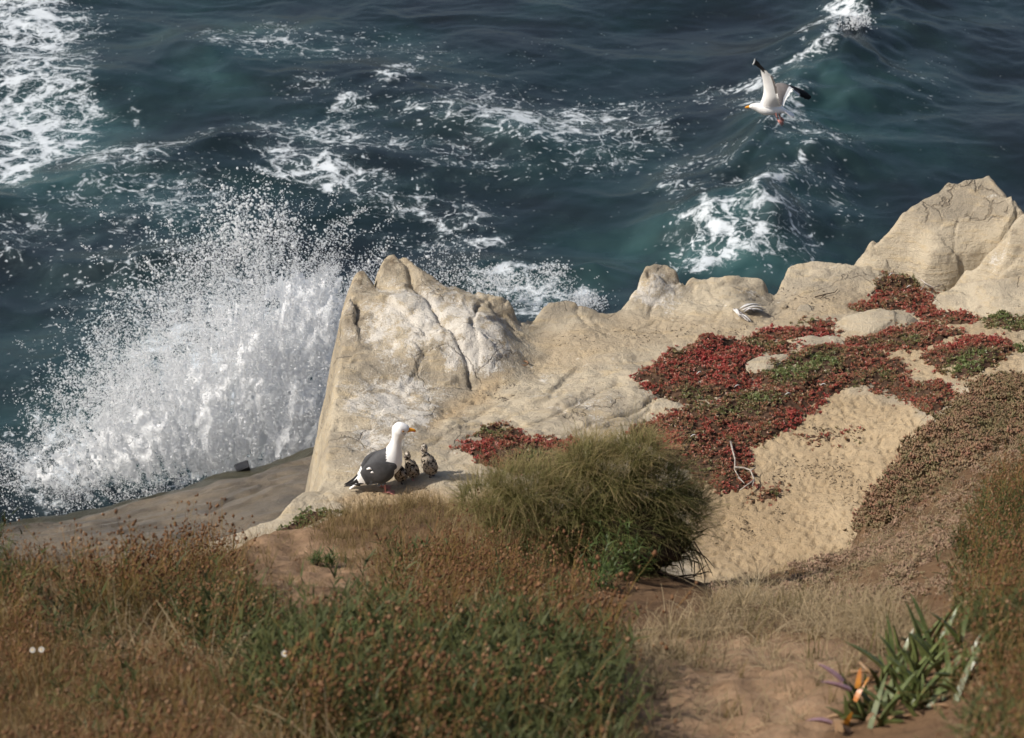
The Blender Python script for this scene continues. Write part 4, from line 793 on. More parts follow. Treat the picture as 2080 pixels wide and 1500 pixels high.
# ---------------------------------------------------------------- the tussock and the leafy plants
def tussock():
    b = PD(1285, 1165, 13.0); root = link("grass_tussock", None, label="large wind swept grass tussock overhanging the sandy hollow", cat="tussock", loc=tuple(b))
    mb = MB(); PXM = FPX/13.0
    def lump(cx, cy, rx, ry, n, lmin, lmax, tmin=0.0, lean=.25):
        for k in range(n):
            a = rnd(0, 6.28); e = math.asin(rnd(-.25, 1)); rr = rnd(.55, 1)**.5
            d = np.array([math.cos(a)*math.cos(e), math.sin(a)*math.cos(e), math.sin(e)])
            c = np.array([(cx-1285)/PXM, 0, (1165-cy)/PXM/CP]); p = c+d*np.array([rx, rx*.95, ry])/PXM*rr*.72
            d2 = d*.55+np.array([lean, 0, .5])+np.random.normal(0, .55, 3); d2 /= np.linalg.norm(d2)
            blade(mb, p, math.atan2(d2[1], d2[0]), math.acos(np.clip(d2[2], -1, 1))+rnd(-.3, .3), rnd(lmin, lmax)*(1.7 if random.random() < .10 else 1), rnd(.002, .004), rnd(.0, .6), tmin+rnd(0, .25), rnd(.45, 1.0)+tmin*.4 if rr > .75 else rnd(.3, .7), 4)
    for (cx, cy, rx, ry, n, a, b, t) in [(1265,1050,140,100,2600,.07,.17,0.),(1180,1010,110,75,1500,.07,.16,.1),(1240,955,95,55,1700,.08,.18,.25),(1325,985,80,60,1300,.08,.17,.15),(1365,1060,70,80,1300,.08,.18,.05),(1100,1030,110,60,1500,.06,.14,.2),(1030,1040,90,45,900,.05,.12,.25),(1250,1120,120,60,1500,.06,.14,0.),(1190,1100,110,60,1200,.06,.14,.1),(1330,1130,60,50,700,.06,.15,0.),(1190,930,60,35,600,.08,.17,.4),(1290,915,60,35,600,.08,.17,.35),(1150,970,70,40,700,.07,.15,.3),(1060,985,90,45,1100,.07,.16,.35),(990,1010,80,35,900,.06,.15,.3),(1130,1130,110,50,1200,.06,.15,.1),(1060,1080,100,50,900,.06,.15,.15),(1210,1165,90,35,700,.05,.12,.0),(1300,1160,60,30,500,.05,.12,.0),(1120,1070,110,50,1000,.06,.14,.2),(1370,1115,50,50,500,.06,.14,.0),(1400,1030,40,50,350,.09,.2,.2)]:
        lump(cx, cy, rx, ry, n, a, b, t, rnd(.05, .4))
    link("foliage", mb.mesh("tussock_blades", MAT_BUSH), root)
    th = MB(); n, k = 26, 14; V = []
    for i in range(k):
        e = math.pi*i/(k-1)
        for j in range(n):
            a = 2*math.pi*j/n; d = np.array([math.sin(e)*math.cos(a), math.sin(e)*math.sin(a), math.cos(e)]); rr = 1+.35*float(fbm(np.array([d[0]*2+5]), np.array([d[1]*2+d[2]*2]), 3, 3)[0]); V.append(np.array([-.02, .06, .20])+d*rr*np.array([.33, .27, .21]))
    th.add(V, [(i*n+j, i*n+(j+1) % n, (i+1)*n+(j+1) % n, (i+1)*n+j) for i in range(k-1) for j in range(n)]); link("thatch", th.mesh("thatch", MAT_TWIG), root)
    for k in range(26):
        mb2 = MB(); a = rnd(1330, 1440); p0 = np.array([(rnd(1290, 1370)-1285)/PXM, rnd(-.15, .1), rnd(.02, .22)]); p1 = p0+np.array([rnd(.05, .22), rnd(-.1, .1), rnd(-.02, .12)]); p2 = p1+np.array([rnd(.02, .12), rnd(-.05, .05), rnd(-.22, .05)])
        mb2.tube([p0, (p0+p1)/2+[0, 0, rnd(0, .03)], p1, (p1+p2)/2+[rnd(0, .02), 0, .01], p2], [rnd(.004, .008), .005, .004, .003, .0015], 5); link("twig", mb2.mesh("twig", MAT_TWIG), root)
    mb3 = MB()
    for k in range(9): mb3.tube([(rnd(-.1, .22), rnd(-.1, .1), -.12), (rnd(-.08, .2), rnd(-.08, .08), .06), (rnd(-.2, .3), rnd(-.15, .15), .28)], [.022, .016, .007], 6)
    link("stem", mb3.mesh("stem", MAT_TWIG), root)
tussock()
MAT_LEAFY = leaf_ramp("feathery_green_leaves", [(0, (.035, .06, .015)), (.5, (.085, .125, .032)), (1, (.15, .17, .05))], .5, .35, .3)
def leafy(label, px, py, D, n, H):
    p = PD(px, py, D); p[2] = float(hill_z(p[0], p[1])[0]); root = link("leafy_plant", None, label=label, cat="plant", loc=tuple(p)); st = MB(); lf = MB()
    for k in range(n):
        az = rnd(0, 6.28); q = blade(st, (rnd(-.08, .08), rnd(-.05, .05), -.02), az, rnd(.05, .7), H*rnd(.6, 1.1), .006, .1, .1, .4, 5)
        for j in range(26):
            t = rnd(.25, 1); c = q[int(t*4.99)]; blade(lf, c+np.array([rnd(-.01, .01), rnd(-.01, .01), rnd(-.02, .02)]), rnd(0, 6.28), rnd(.2, 1.2), rnd(.03, .065), rnd(.005, .009), .5, rnd(0, .4), rnd(.5, 1), 3)
    link("stem", st.mesh("stem", MAT_LEAFY), root); link("foliage", lf.mesh("foliage", MAT_LEAFY), root)
leafy("bright green feathery plant at the foot of the tussock", 1265, 1190, 12.55, 16, .36)
leafy("green leafy clump low at the lower right foot of the tussock", 1215, 1215, 12.3, 10, .24)
leafy("small green tuft on the bare sandy patch below the gull", 665, 1150, 12.9, 7, .15)
leafy("dark green leafy clump among the foreground wildflowers", 690, 1420, 8.75, 14, .30)
leafy("small grey green clump left in the wildflower meadow", 480, 1305, 9.6, 7, .17)

# ---------------------------------------------------------------- the finger leaved ice plant in the foreground
def finger_ice_plant():
    def leafmat(nm, c, c2): m = Mat(nm, .38, .5); m.color(m.mix(m.ss(m.noise(22, 3, .6), .3, .7), c, c2)); return m.m
    mg = leafmat("succulent_green", (.055, .075, .020), (.115, .135, .045)); mo = leafmat("succulent_orange", (.46, .20, .025), (.36, .12, .02)); mp = leafmat("succulent_purple", (.20, .115, .14), (.27, .17, .18)); mt = leafmat("succulent_dried_tan", (.30, .19, .10), (.22, .13, .07))
    b = PD(1850, 1420, 8.5); b[2] = float(hill_z(b[0], b[1])[0]); root = link("finger_leaved_ice_plant", None, label="green ice plant with long upright finger leaves and a few orange and purple ones", cat="ice plant", loc=tuple(b))
    def mk(mat, L, bend):
        mb = MB(); V = []; k = 7
        for i in range(k):
            t = i/(k-1); r = .0105*math.sin(math.pi*min(1, .22+.78*t)**.9)**.6*(1-.25*t)+.001 if t < 1 else .0008
            c = np.array([bend*L*t*t, 0, L*t*(1-.12*bend*t)])
            for w in (90, 210, 330): V.append(c+r*np.array([math.sin(R(w)), math.cos(R(w)), 0]))
        F = [(i*3+j, i*3+(j+1) % 3, i*3+3+(j+1) % 3, i*3+3+j) for i in range(k-1) for j in range(3)]+[(2, 1, 0), (18, 19, 20)]
        mb.add(V, F); return mb.mesh("leaf", mat, False)
    gs = [mk(mg, L, bd) for L, bd in ((.13, .15), (.16, .3), (.11, .5), (.18, .2), (.14, -.1))]; os_ = [mk(mo, .085, .3), mk(mo, .07, .1)]; ps = [mk(mp, .09, .3), mk(mp, .08, .5)]; ts = [mk(mt, .08, .6), mk(mt, .06, .3)]
    def put(me, px, py, D, tilt, az, s=1.0, label=None):
        p = PD(px, py, D); p[2] = max(p[2], float(hill_z(p[0], p[1])[0])+.0)
        o = link("leaf", me, root); o.location = Vector(p-b); o.rotation_euler = (0, tilt, az); o.scale = (s, s, s*rnd(.85, 1.15))
        if label: o["label"] = label
    for (px, py, n) in [(1865,1300,6),(1835,1345,7),(1880,1375,7),(1795,1400,6),(1905,1415,7),(1850,1430,8),(1775,1452,6),(1935,1455,6),(1850,1490,8),(1905,1335,6),(1945,1400,5),(1800,1500,7),(1890,1470,6),(1740,1480,6),(1820,1460,8),(1870,1500,8),(1930,1500,7),(1770,1500,7),(1960,1480,5),(1855,1400,6)]:
        D = 8.9-(py-1300)/200*.8
        for k in range(n): put(random.choice(gs), px+rnd(-22, 22), py+rnd(-8, 14), D+rnd(-.12, .12), rnd(.1, .85), rnd(0, 6.28), rnd(.8, 1.15))
    for (px, py) in [(1742,1398),(1738,1425),(1718,1470)]: put(random.choice(os_), px, py, 8.05, rnd(.1, .5), rnd(0, 6.28), 1.0, "orange yellow withering leaf")
    for (px, py, az) in [(1728,1402,3.0),(1712,1385,2.6),(1690,1470,2.9)]: put(random.choice(ps), px, py, 8.05, rnd(.7, 1.2), az, 1.0, "purplish leaf")
    for k in range(26): put(random.choice(ts), rnd(1680, 1980), rnd(1440, 1500), 8.1+rnd(-.2, .2), rnd(.9, 1.5), rnd(0, 6.28), rnd(.7, 1.1))
    mb = MB()
    for k in range(14):
        c = PD(rnd(1760, 1930), rnd(1340, 1490), 8.5)-b; mb.tube([c+[0, 0, -.05], c+[rnd(-.05, .05), rnd(-.05, .05), .0], c+[rnd(-.09, .09), rnd(-.09, .09), .03]], [.008, .007, .005], 6)
    link("stem", mb.mesh("stem", mt), root)
finger_ice_plant()

# ---------------------------------------------------------------- birds
def feather_mat(name, c, rough=.75, v=.08):
    m = Mat(name, rough, .25); st = m.noise(55, 4, .7, v=m.obj()); n = m.noise(9, 3, .6, v=m.obj())
    c1 = m.mix(m.ss(n, .35, .65), tuple(x*(1-v) for x in c), tuple(min(1, x*(1+v)) for x in c)); c1 = m.mix(m.math('MULTIPLY', m.ss(st, .55, .75), .25), c1, tuple(x*(.9 if c[0] > .5 else .6) for x in c))
    m.color(c1); m.normal(m.bump(st, .004, .6)); return m.m
MW = feather_mat("white_plumage", (.87, .86, .84), v=.04); MG = feather_mat("slate_grey_plumage", (.070, .070, .073), v=.2); MK = feather_mat("black_plumage", (.014, .013, .014), .6); MGL = feather_mat("brownish_grey_plumage", (.16, .145, .14), v=.15)
MGC = feather_mat("slate_covert_feathers", (.086, .086, .090), v=.25)
MBEAK = plain("yellow_orange_bill", (.72, .30, .02), .4, .4, .12); MRED = plain("red_bill_spot", (.62, .05, .01), .4, .4); MEYE = plain("dark_eye", (.02, .016, .012), .15, .5); MEYR = plain("pale_brown_iris", (.32, .15, .04), .3, .5); MLEG = plain("pink_legs", (.52, .23, .20), .55, .3, .15); MLEGD = plain("dusky_legs", (.075, .055, .055), .6, .3)
def rings_mesh(name, C, A, B, nrm, mats, fm=None, n=22, sub=4, lat=(0, 1, 0)):
    """loft through ellipses: centres C, lateral half width A along lat, half height B along nrm (per ring); refined by spline"""
    C = np.asarray(C, float); k = len(C); A = np.asarray(A, float); B = np.asarray(B, float); nrm = np.asarray(nrm, float)
    t = np.arange(k); tt = np.linspace(0, k-1, (k-1)*sub+1)
    def cr(P):
        P = np.asarray(P, float); o = []
        for x in tt:
            i = min(int(x), k-2); f = x-i; p0, p1, p2, p3 = P[max(i-1, 0)], P[i], P[i+1], P[min(i+2, k-1)]
            o.append(.5*((2*p1)+(-p0+p2)*f+(2*p0-5*p1+4*p2-p3)*f*f+(-p0+3*p1-3*p2+p3)*f**3))
        return np.array(o)
    C, A, B, nrm = cr(C), np.maximum(cr(A), .0006), np.maximum(cr(B), .0006), cr(nrm)
    lat = np.asarray(lat, float); V = []
    for i in range(len(C)):
        nn = nrm[i]/np.linalg.norm(nrm[i])
        for j in range(n):
            w = 2*math.pi*j/n; V.append(C[i]+lat*A[i]*math.cos(w)+nn*B[i]*math.sin(w))
    F = []
    for i in range(len(C)-1):
        for j in range(n): F.append((i*n+j, i*n+(j+1) % n, (i+1)*n+(j+1) % n, (i+1)*n+j))
    V = np.array(V); F = np.array(F, np.int32); K = len(V)
    V = np.concatenate([V, [C[0]], [C[-1]]]); caps = [(K, (j+1) % n, j, j) for j in range(n)]+[(K+1, (len(C)-1)*n+j, (len(C)-1)*n+(j+1) % n, (len(C)-1)*n+(j+1) % n) for j in range(n)]
    me = bpy.data.meshes.new(name); fs = [tuple(f) for f in F.tolist()]+[c[:3] for c in caps]
    me.from_pydata(V.tolist(), [], fs)
    for m in (mats if isinstance(mats, list) else [mats]): me.materials.append(m)
    if fm is not None:
        ctr = np.array([V[list(f)].mean(0) for f in fs]); nm = np.zeros((len(fs), 3)); me.polygons.foreach_set("material_index", np.asarray(fm(ctr), np.int32))
    me.polygons.foreach_set("use_smooth", np.ones(len(fs), bool)); me.update(); return me
def perp(C):
    C = np.asarray(C, float); T = np.gradient(C, axis=0); N = np.stack([-T[:, 2], T[:, 1]*0, T[:, 0]], -1); return N/np.linalg.norm(N, axis=1)[:, None]
KX, KZ = .00058, .00067
def gz(zx, zy): return np.array([(zx-900)*KX, 0, (1135-zy)*KZ])
def standing_gull():
    p = hit(782, 996, ground_z)[0]
    root = link("gull", None, label="adult gull with white head and slate grey back standing beside its chicks", cat="gull", loc=(p[0], p[1], p[2]-.004))
    prof = [(455,1052,10,22),(520,1010,24,34),(585,965,45,50),(660,915,85,82),(740,870,130,112),(830,828,172,140),(910,778,182,150),(978,705,168,135),(1024,622,112,100),(1050,545,80,76),(1071,470,66,66),(1090,405,77,72),(1108,348,94,84),(1136,322,89,80),(1172,326,68,64),(1205,335,50,48),(1222,345,26,30)]
    C = np.array([gz(a, b) for a, b, c, d in prof]); B = [c*.00062 for a, b, c, d in prof]; A = [d*.00058 for a, b, c, d in prof]
    def fm(c):
        zx = c[:, 0]/KX+900; zy = 1135-c[:, 2]/KZ
        return np.where((zx > 600) & (zx < 935) & (zy < 870-.55*(zx-640)+90), 1, 0)
    link("body", rings_mesh("gull_body", C, A, B, perp(C), [MW, MG], fm, n=40, sub=8), root)
    wprof = [(1062,790,12,0),(1040,770,62,0),(985,785,115,0),(905,808,152,0),(820,832,168,0),(745,862,155,0),(690,905,125,0),(635,950,92,0),(570,990,60,0),(500,1022,38,0),(430,1046,22,0),(365,1066,6,0)]
    for sgn in (-1, 1):
        C = np.array([gz(a, b) for a, b, c, d in wprof]); ys = np.array([.055, .062, .070, .074, .072, .066, .058, .048, .036, .026, .018, .014])*sgn; C[:, 1] = ys
        B = [c*.00062 for a, b, c, d in wprof]; A = [.010, .020, .026, .029, .030, .027, .022, .017, .012, .009, .006, .003]
        def fmw(c):
            zx = c[:, 0]/KX+900; zy = 1135-c[:, 2]/KZ; e = zx-.5*(zy-950)
            r = np.where(e > 636, 0, np.where(e > 545, 1, 2)); r = np.where((zy > 1000+.06*(zx-600)) & (zx < 800) & (e > 640), 2, r); return r
        w = link("wing", rings_mesh("folded_wing", C, A, B, perp(C)*[1, 1, 1], [MG, MW, MK], fmw, n=30, sub=12), root)
        mb = MB()
        for q in range(5):
            a = gz(640-20*q, 985+6*q); b = gz(470-26*q, 1036+7*q); a[1] = sgn*(.052-.003*q); b[1] = sgn*(.030-.003*q); mb.tube([a, (a+b)/2+[0, sgn*.006, .002], b], [.006, .008, .002], 6)
        link("primary_feathers", mb.mesh("primary_feathers", MK), w)
        cv = MB()
        for row in range(4):
            for q in range(9):
                zx = 985-row*62-q*8+rnd(-5, 5); zy = 705+q*36-row*4+row*18; k_ = (zx-640)/420
                if not (0 < k_ < 1) or zy > 985-(zx-640)*.05 or zy < 640+(985-zx)*.42: continue
                yo = sgn*(.088+.012*math.sin(math.pi*np.clip((zy-650)/340, 0, 1))-.020*(1-k_)); p_ = gz(zx, zy); t_ = gz(zx-62, zy+30); p_[1] = yo; t_[1] = yo-sgn*.004
                d_ = t_-p_; s_ = np.array([-d_[2], 0, d_[0]]); s_ /= np.linalg.norm(s_); o_ = np.array([0, sgn*.0016, 0])
                cv.add([p_-s_*.009, p_+s_*.009, (p_+t_)/2+s_*.012+o_, t_+o_, (p_+t_)/2-s_*.012+o_], [(0, 1, 2, 3, 4) if sgn > 0 else (4, 3, 2, 1, 0)])
        link("covert_feathers", cv.mesh("covert_feathers", MGC, False), w)
        mb = MB(); 
        for (a, b, l) in ((712, 762, 34), (752, 806, 28)):
            c = gz(a, b); c[1] = sgn*.092; d = gz(a+l, b+8); d[1] = sgn*.094; e = gz(a-l, b+14); e[1] = sgn*.086; mb.tube([e, c, d], [.004, .012, .004], 8)
        link("white_scapular_feather", mb.mesh("white_scapular_feather", MW), w)
    mb = MB()
    for q in range(7):
        a = gz(585, 985); b = gz(452-4*abs(q-3), 1068); a[1] = (q-3)*.009; b[1] = (q-3)*.018; mb.tube([a, (a+b)/2, b], [.006, .011, .005], 6)
    link("tail", mb.mesh("tail", MW), root)
    bp = [(1200,342,34,22),(1240,338,30,19),(1275,340,24,14),(1303,347,20,10),(1320,360,8,5)]; C = np.array([gz(a, b) for a, b, c, d in bp])
    bk = link("beak", rings_mesh("beak", C, [d*.00058 for *_, d in bp], [c*.00062 for a, b, c, d in bp], perp(C), [MBEAK, MRED], lambda c: np.where((c[:, 0]/KX+900 > 1272) & (c[:, 0]/KX+900 < 1318) & (1135-c[:, 2]/KZ > 350), 1, 0), n=12), root)
    for sgn in (-1, 1):
        c = gz(1163, 326); c[1] = sgn*.042
        e = MB(); e.tube([c+[0, -.005, 0], c, c+[0, .005, 0]], [.0055, .0085, .0055], 10); eo = link("eye", e.mesh("eye", MEYR), root)
        e = MB(); e.tube([c+[0, sgn*.004, 0], c+[0, sgn*.0068, 0]], [.0055, .003], 8); link("pupil", e.mesh("pupil", MEYE), eo)
    for sgn, x0 in ((-1, 0.0), (1, -.035)):
        mb = MB(); y = sgn*.038; k = np.array([x0-.005, y, .135]); an = np.array([x0+.005, y, .012]); mb.tube([k, (k+an)/2+[.004, 0, 0], an], [.012, .0065, .006], 8)
        lg = link("leg", mb.mesh("leg", MLEG), root); ft = MB(); tips = [an+[.075, a, -.008] for a in (-.032, 0, .032)]
        for q in tips: ft.tube([an, (an+q)/2+[0, 0, .004], q], [.006, .0045, .002], 6)
        ft.add([an+[0, 0, .0]]+[t+[-.006, 0, .0015] for t in tips]+[an+[0, 0, -.006]]+[t+[-.006, 0, -.002] for t in tips], [(0, 1, 2), (0, 2, 3), (4, 6, 5), (4, 7, 6), (1, 5, 6, 2), (2, 6, 7, 3)])
        ft.tube([an, an+[-.018, 0, -.006]], [.004, .002], 6); link("foot", ft.mesh("foot", MLEG), lg)
standing_gull()
def down_mat():
    m = Mat("speckled_down", .95, .05); o = m.obj(); w = m.vadd(o, m.noisec(40, 2, o), .02)
    f = m.noise(38, 3, .6, v=w); c = m.mix(m.ss(m.noise(20, 3, .5, v=o), .35, .65), (.33, .275, .21), (.46, .40, .32))
    c = m.mix(m.ss(f, .49, .56), c, (.030, .024, .020)); m.color(c); return m.m
MDOWN = down_mat()
def head_down():
    m = Mat("spotted_head_down", .95, .05); o = m.obj(); c = m.mix(m.ss(m.vor(62, v=o), .36, .28), (.52, .47, .40), (.018, .015, .014)); m.color(c); return m.m
MHEAD = head_down()
def chick(label, px, py, prof, yaw, ox, beak, legc, zdown=0.0):
    p = hit(px, py, ground_z)[0]; root = link("gull_chick", None, label=label, cat="gull chick", group="gull chicks beside the adult gull", loc=(p[0], p[1], p[2]-.003))
    C = np.array([((a-ox)*KX, 0, (970-b)*KZ) for a, b, c in prof]); B = [c*KX*.98 for *_, c in prof]; A = [c*KX*.92 for *_, c in prof]
    me = rings_mesh("chick_body", C, A, B, perp(C), [MDOWN, MHEAD], lambda c: (c[:, 2] > (970-655)*KZ).astype(int), n=18, sub=4)
    co = np.empty(len(me.vertices)*3); me.vertices.foreach_get("co", co); co = co.reshape(-1, 3); co += np.stack([pn(co[:, 0]*60+3, co[:, 2]*60, 3), pn(co[:, 1]*60, co[:, 2]*60+9, 4), pn(co[:, 0]*60, co[:, 1]*60, 5)], -1)*.004; me.vertices.foreach_set("co", co.ravel())
    bd = link("body", me, root)
    fz = MB(); vs = co; rs = np.random.default_rng(len(label))
    for i in rs.integers(0, len(vs), 700):
        v = vs[i]; c = C[np.argmin(np.abs(C[:, 2]-v[2]))]; d = v-c; d = d/(np.linalg.norm(d)+1e-6)+np.array([0, 0, -.5])+rs.normal(0, .35, 3); d /= np.linalg.norm(d); s = np.cross(d, [0.2, .9, .3]); s /= np.linalg.norm(s); L = rs.uniform(.008, .016)
        fz.add([v-s*.0012-d*.003, v+s*.0012-d*.003, v+d*L], [(0, 1, 2)])
    link("down_fluff", fz.mesh("down_fluff", MDOWN), bd)
    hx, hz = (beak[0]-ox)*KX, (970-beak[1])*KZ; b = MB(); d = np.array([math.cos(beak[2])*math.cos(-.25), math.sin(beak[2]), -.28]); c = np.array([hx, -.012, hz])
    b.tube([c, c+d*.012, c+d*.026], [.0085, .007, .002], 8); link("beak", b.mesh("beak", MLEGD), root)
    for sg in (-1, 1):
        e = MB(); e.ball(np.array([hx+sg*.014, -.016+.004*sg, hz+.014]), .0052); link("eye", e.mesh("eye", MEYE), root)
        w = MB(); cx = (prof[7][0]-ox)*KX; cz = (970-prof[7][1])*KZ; w.tube([(cx+.01, sg*.052, cz+.035), (cx+.02, sg*.060, cz), (cx+.035, sg*.050, cz-.035)], [.008, .016, .006], 8); link("wing_stub", w.mesh("wing_stub", MDOWN), root)
        l = MB(); bx = (prof[-3][0]-ox)*KX*.7; a = np.array([bx, sg*.018, .05]); f = np.array([bx-.004, sg*.020, .006]); l.tube([a, (a+f)/2, f], [.008, .0055, .005], 6)
        lg = link("leg", l.mesh("leg", legc), root); ft = MB(); fd = -1 if beak[2] > 1.5 else 1
        for q in (-.014, 0, .014): ft.tube([f, f+[.032*fd, q, -.003]], [.004, .0018], 5)
        ft.add([f, f+[.028*fd, -.012, -.001], f+[.03*fd, 0, -.001], f+[.028*fd, .012, -.001]], [(0, 1, 2), (0, 2, 3)]); link("foot", ft.mesh("foot", legc), lg)
    root.rotation_euler = (0, 0, yaw); return root
PROF3 = [(1455,532,4),(1453,548,27),(1453,575,41),(1455,605,43),(1458,640,37),(1466,672,47),(1484,718,76),(1508,772,97),(1530,828,105),(1545,876,92),(1556,908,62),(1562,926,8)]
chick("speckled gull chick standing furthest from the adult gull", 871, 969, PROF3, -.15, 1510, (1450, 590, -2.2), MLEGD)
chick("speckled gull chick in the middle, half in the shade of the adult gull", 836, 974, [(a*.86+.14*1510, 970-(970-b)*.84, c*.9) for a, b, c in PROF3], -.05, 1510, (1458, 650, -2.6), MLEG)
chick("speckled gull chick mostly hidden behind the breast of the adult gull", 812, 982, [(a*.86+.14*1510, 970-(970-b)*.80, c*.88) for a, b, c in PROF3], .25, 1510, (1458, 660, -2.4), MLEGD)

def flying_gull():
    D0 = 29.4; c0 = PD(1480+700/8.823, 100+1070/8.823, D0); K = D0/FPX/8.823
    root = link("flying_gull", None, label="gull flying left above the sea with raised black tipped wings", cat="gull", loc=tuple(c0))
    def g(zx, zy, y=0.0): return np.array([(zx-700)*K, y, (1070-zy)*K/math.cos(R(21.5))-y*math.tan(R(21.5))])
    prof = [(360,1042,14,14),(395,1030,36,34),(440,1030,56,50),(500,1040,70,62),(570,1060,92,82),(660,1075,112,98),(760,1078,112,96),(860,1082,92,80),(950,1092,64,62),(1030,1122,34,50),(1110,1155,14,60),(1185,1188,4,48)]
    C = np.array([g(a, b) for a, b, c, d in prof])
    link("body", rings_mesh("flying_gull_body", C, [d*K for *_, d in prof], [c*K for a, b, c, d in prof], perp(C), [MW], n=20), root)
    bp = [(375,1038,30,20),(345,1040,26,15),(315,1046,20,10),(292,1052,8,5)]; C = np.array([g(a, b) for a, b, c, d in bp]); link("beak", rings_mesh("beak", C, [d*K for *_, d in bp], [c*K for a, b, c, d in bp], perp(C), [MBEAK], n=10), root)
    for sg in (-1, 1):
        e = MB(); e.ball(g(415, 1018)+[0, sg*.03, 0], .0055); link("eye", e.mesh("eye", MEYE), root)
    def wing(secs, mats, pick, th, sd):
        S = [(g(*f), g(*b)) for f, b in secs]; nc = 9; V = []; k = len(S); sub = 6; F = []; rows = []
        for x in np.linspace(0, k-1, (k-1)*sub+1):
            i = min(int(x), k-2); f = x-i
            def cr(j):
                p0, p1, p2, p3 = S[max(i-1, 0)][j], S[i][j], S[i+1][j], S[min(i+2, k-1)][j]; return .5*((2*p1)+(-p0+p2)*f+(2*p0-5*p1+4*p2-p3)*f*f+(-p0+3*p1-3*p2+p3)*f**3)
            rows.append((cr(0), cr(1), x/(k-1)))
        n = np.array([0, 0, 0.0]); 
        for a, b, t in rows:
            ch = b-a; L = np.linalg.norm(ch); up = np.cross(ch, rows[-1][0]-rows[0][0]); up /= np.linalg.norm(up)
            scal = 1+(.05*math.sin(t*70+sd) if t > .25 else 0)
            for j in range(nc):
                u = j/(nc-1); V.append(a+ch*u*(scal if j == nc-1 else 1)+up*(th*(1-.75*t)*math.sin(math.pi*u**.6)+.10*L*math.sin(math.pi*u)))
            for j in range(nc):
                u = j/(nc-1); V.append(a+ch*u*(scal if j == nc-1 else 1)+up*(-.25*th*(1-.75*t)*math.sin(math.pi*u**.6)+.10*L*math.sin(math.pi*u)-.0015))
        W = 2*nc; me = bpy.data.meshes.new("wing"); mi = []
        for r in range(len(rows)-1):
            for s_ in (0, nc):
                for j in range(nc-1):
                    q = (r*W+s_+j, r*W+s_+j+1, (r+1)*W+s_+j+1, (r+1)*W+s_+j); F.append(q if s_ == 0 else q[::-1]); mi.append(pick((r+.5)/(len(rows)-1), (j+.5)/(nc-1), s_ == 0))
            for j in (0, nc-1): F.append((r*W+j, (r+1)*W+j, (r+1)*W+nc+j, r*W+nc+j)); mi.append(pick((r+.5)/(len(rows)-1), j/(nc-1), True))
        for r in (0, len(rows)-1):
            for j in range(nc-1): F.append((r*W+j, r*W+j+1, r*W+nc+j+1, r*W+nc+j)); mi.append(pick(r/(len(rows)-1), .5, True))
        me.from_pydata(np.array(V).tolist(), [], F)
        for m in mats: me.materials.append(m)
        me.polygons.foreach_set("material_index", np.asarray(mi, np.int32)); me.polygons.foreach_set("use_smooth", np.ones(len(F), bool)); me.update(); return link("wing", me, root)
    near = [((555,985,-.02),(935,1030,-.06)),((592,860,-.04),(862,905,-.16)),((600,730,-.07),(812,745,-.20)),((575,590,-.10),(760,600,-.22)),((540,480,-.13),(705,490,-.23)),((503,365,-.16),(628,428,-.23)),((448,325,-.18),(525,325,-.22)),((392,298,-.20),(425,220,-.22)),((352,300,-.21),(388,188,-.22))]
    wing(near, [MW, MK, MGL], lambda t, u, top: (0 if t > .945 else 1) if t > .63+.04*math.sin(u*9) else (2 if u > .88 and .2 < t < .5 else 0), .018, .3)
    far = [((862,985,.04),(990,1030,.03)),((852,860,.14),(1030,930,.12)),((852,740,.24),(1110,820,.22)),((872,622,.33),(1190,722,.30)),((1040,622,.40),(1225,775,.38)),((1300,690,.49),(1375,860,.47)),((1470,762,.55),(1490,905,.54)),((1572,838,.59),(1568,905,.59))]
    wing(far, [MGL, MW, MK], lambda t, u, top: 2 if t > .70 or (t > .5 and u < .45) else (1 if u > .80 else 0), .016, 1.1)
    mb = MB()
    for q in range(9):
        a = g(1010, 1112); b = g(1185-6*abs(q-4), 1190); a[1] = (q-4)*.010; b[1] = (q-4)*.022; mb.tube([a, (a+b)/2, b], [.006, .010, .004], 6)
    link("tail", mb.mesh("tail", MW), root)
    for sg, dx in ((-1, 0), (1, 55)):
        l = MB(); y = sg*.04; p = [g(830+dx, 1100)+[0, y, 0], g(862+dx, 1180)+[0, y, 0], g(885+dx, 1245)+[0, y, 0]]; l.tube(p, [.014, .010, .008], 8); lg = link("leg", l.mesh("leg", MLEG), root); f = MB()
        for q in (-1, 0, 1): f.tube([p[-1], g(940+dx*.6+18*q, 1290-8*q)+[0, y+q*.008, 0], g(985+dx*.3+16*q, 1340-12*q)+[0, y+q*.012, 0]], [.010, .009, .004], 6)
        link("foot", f.mesh("foot", MLEG), lg)
flying_gull()

# ---------------------------------------------------------------- small things lying about
def branch(label, paths, zf, mat, r=.007, name="dead_branch", cat="branch", lift=.01):
    p0 = hit(*paths[0][0], zf)[0]; root = link(name, None, label=label, cat=cat, loc=tuple(p0))
    for k, pa in enumerate(paths):
        mb = MB(); P = np.array([hit(a, b, zf)[0] for a, b in pa])-p0; n = len(P); P[:, 2] += lift+np.array([.02*math.sin(i*1.9+k)**2 for i in range(n)]); mb.tube(P, np.linspace(r, r*.4, n), 7); link("limb" if k else "main_limb", mb.mesh("limb", mat), root)
branch("bleached grey dead branch lying at the lower tip of the deep red mat", [[(1484,900),(1487,918),(1493,938),(1492,958),(1500,975)],[(1493,955),(1510,953),(1524,962),(1532,978),(1528,992)],[(1524,962),(1535,955)],[(1532,978),(1518,992),(1502,1000)],[(1500,975),(1512,985)]], lambda x, y: ground_z(x, y)+.05, MAT_GREY, .009)
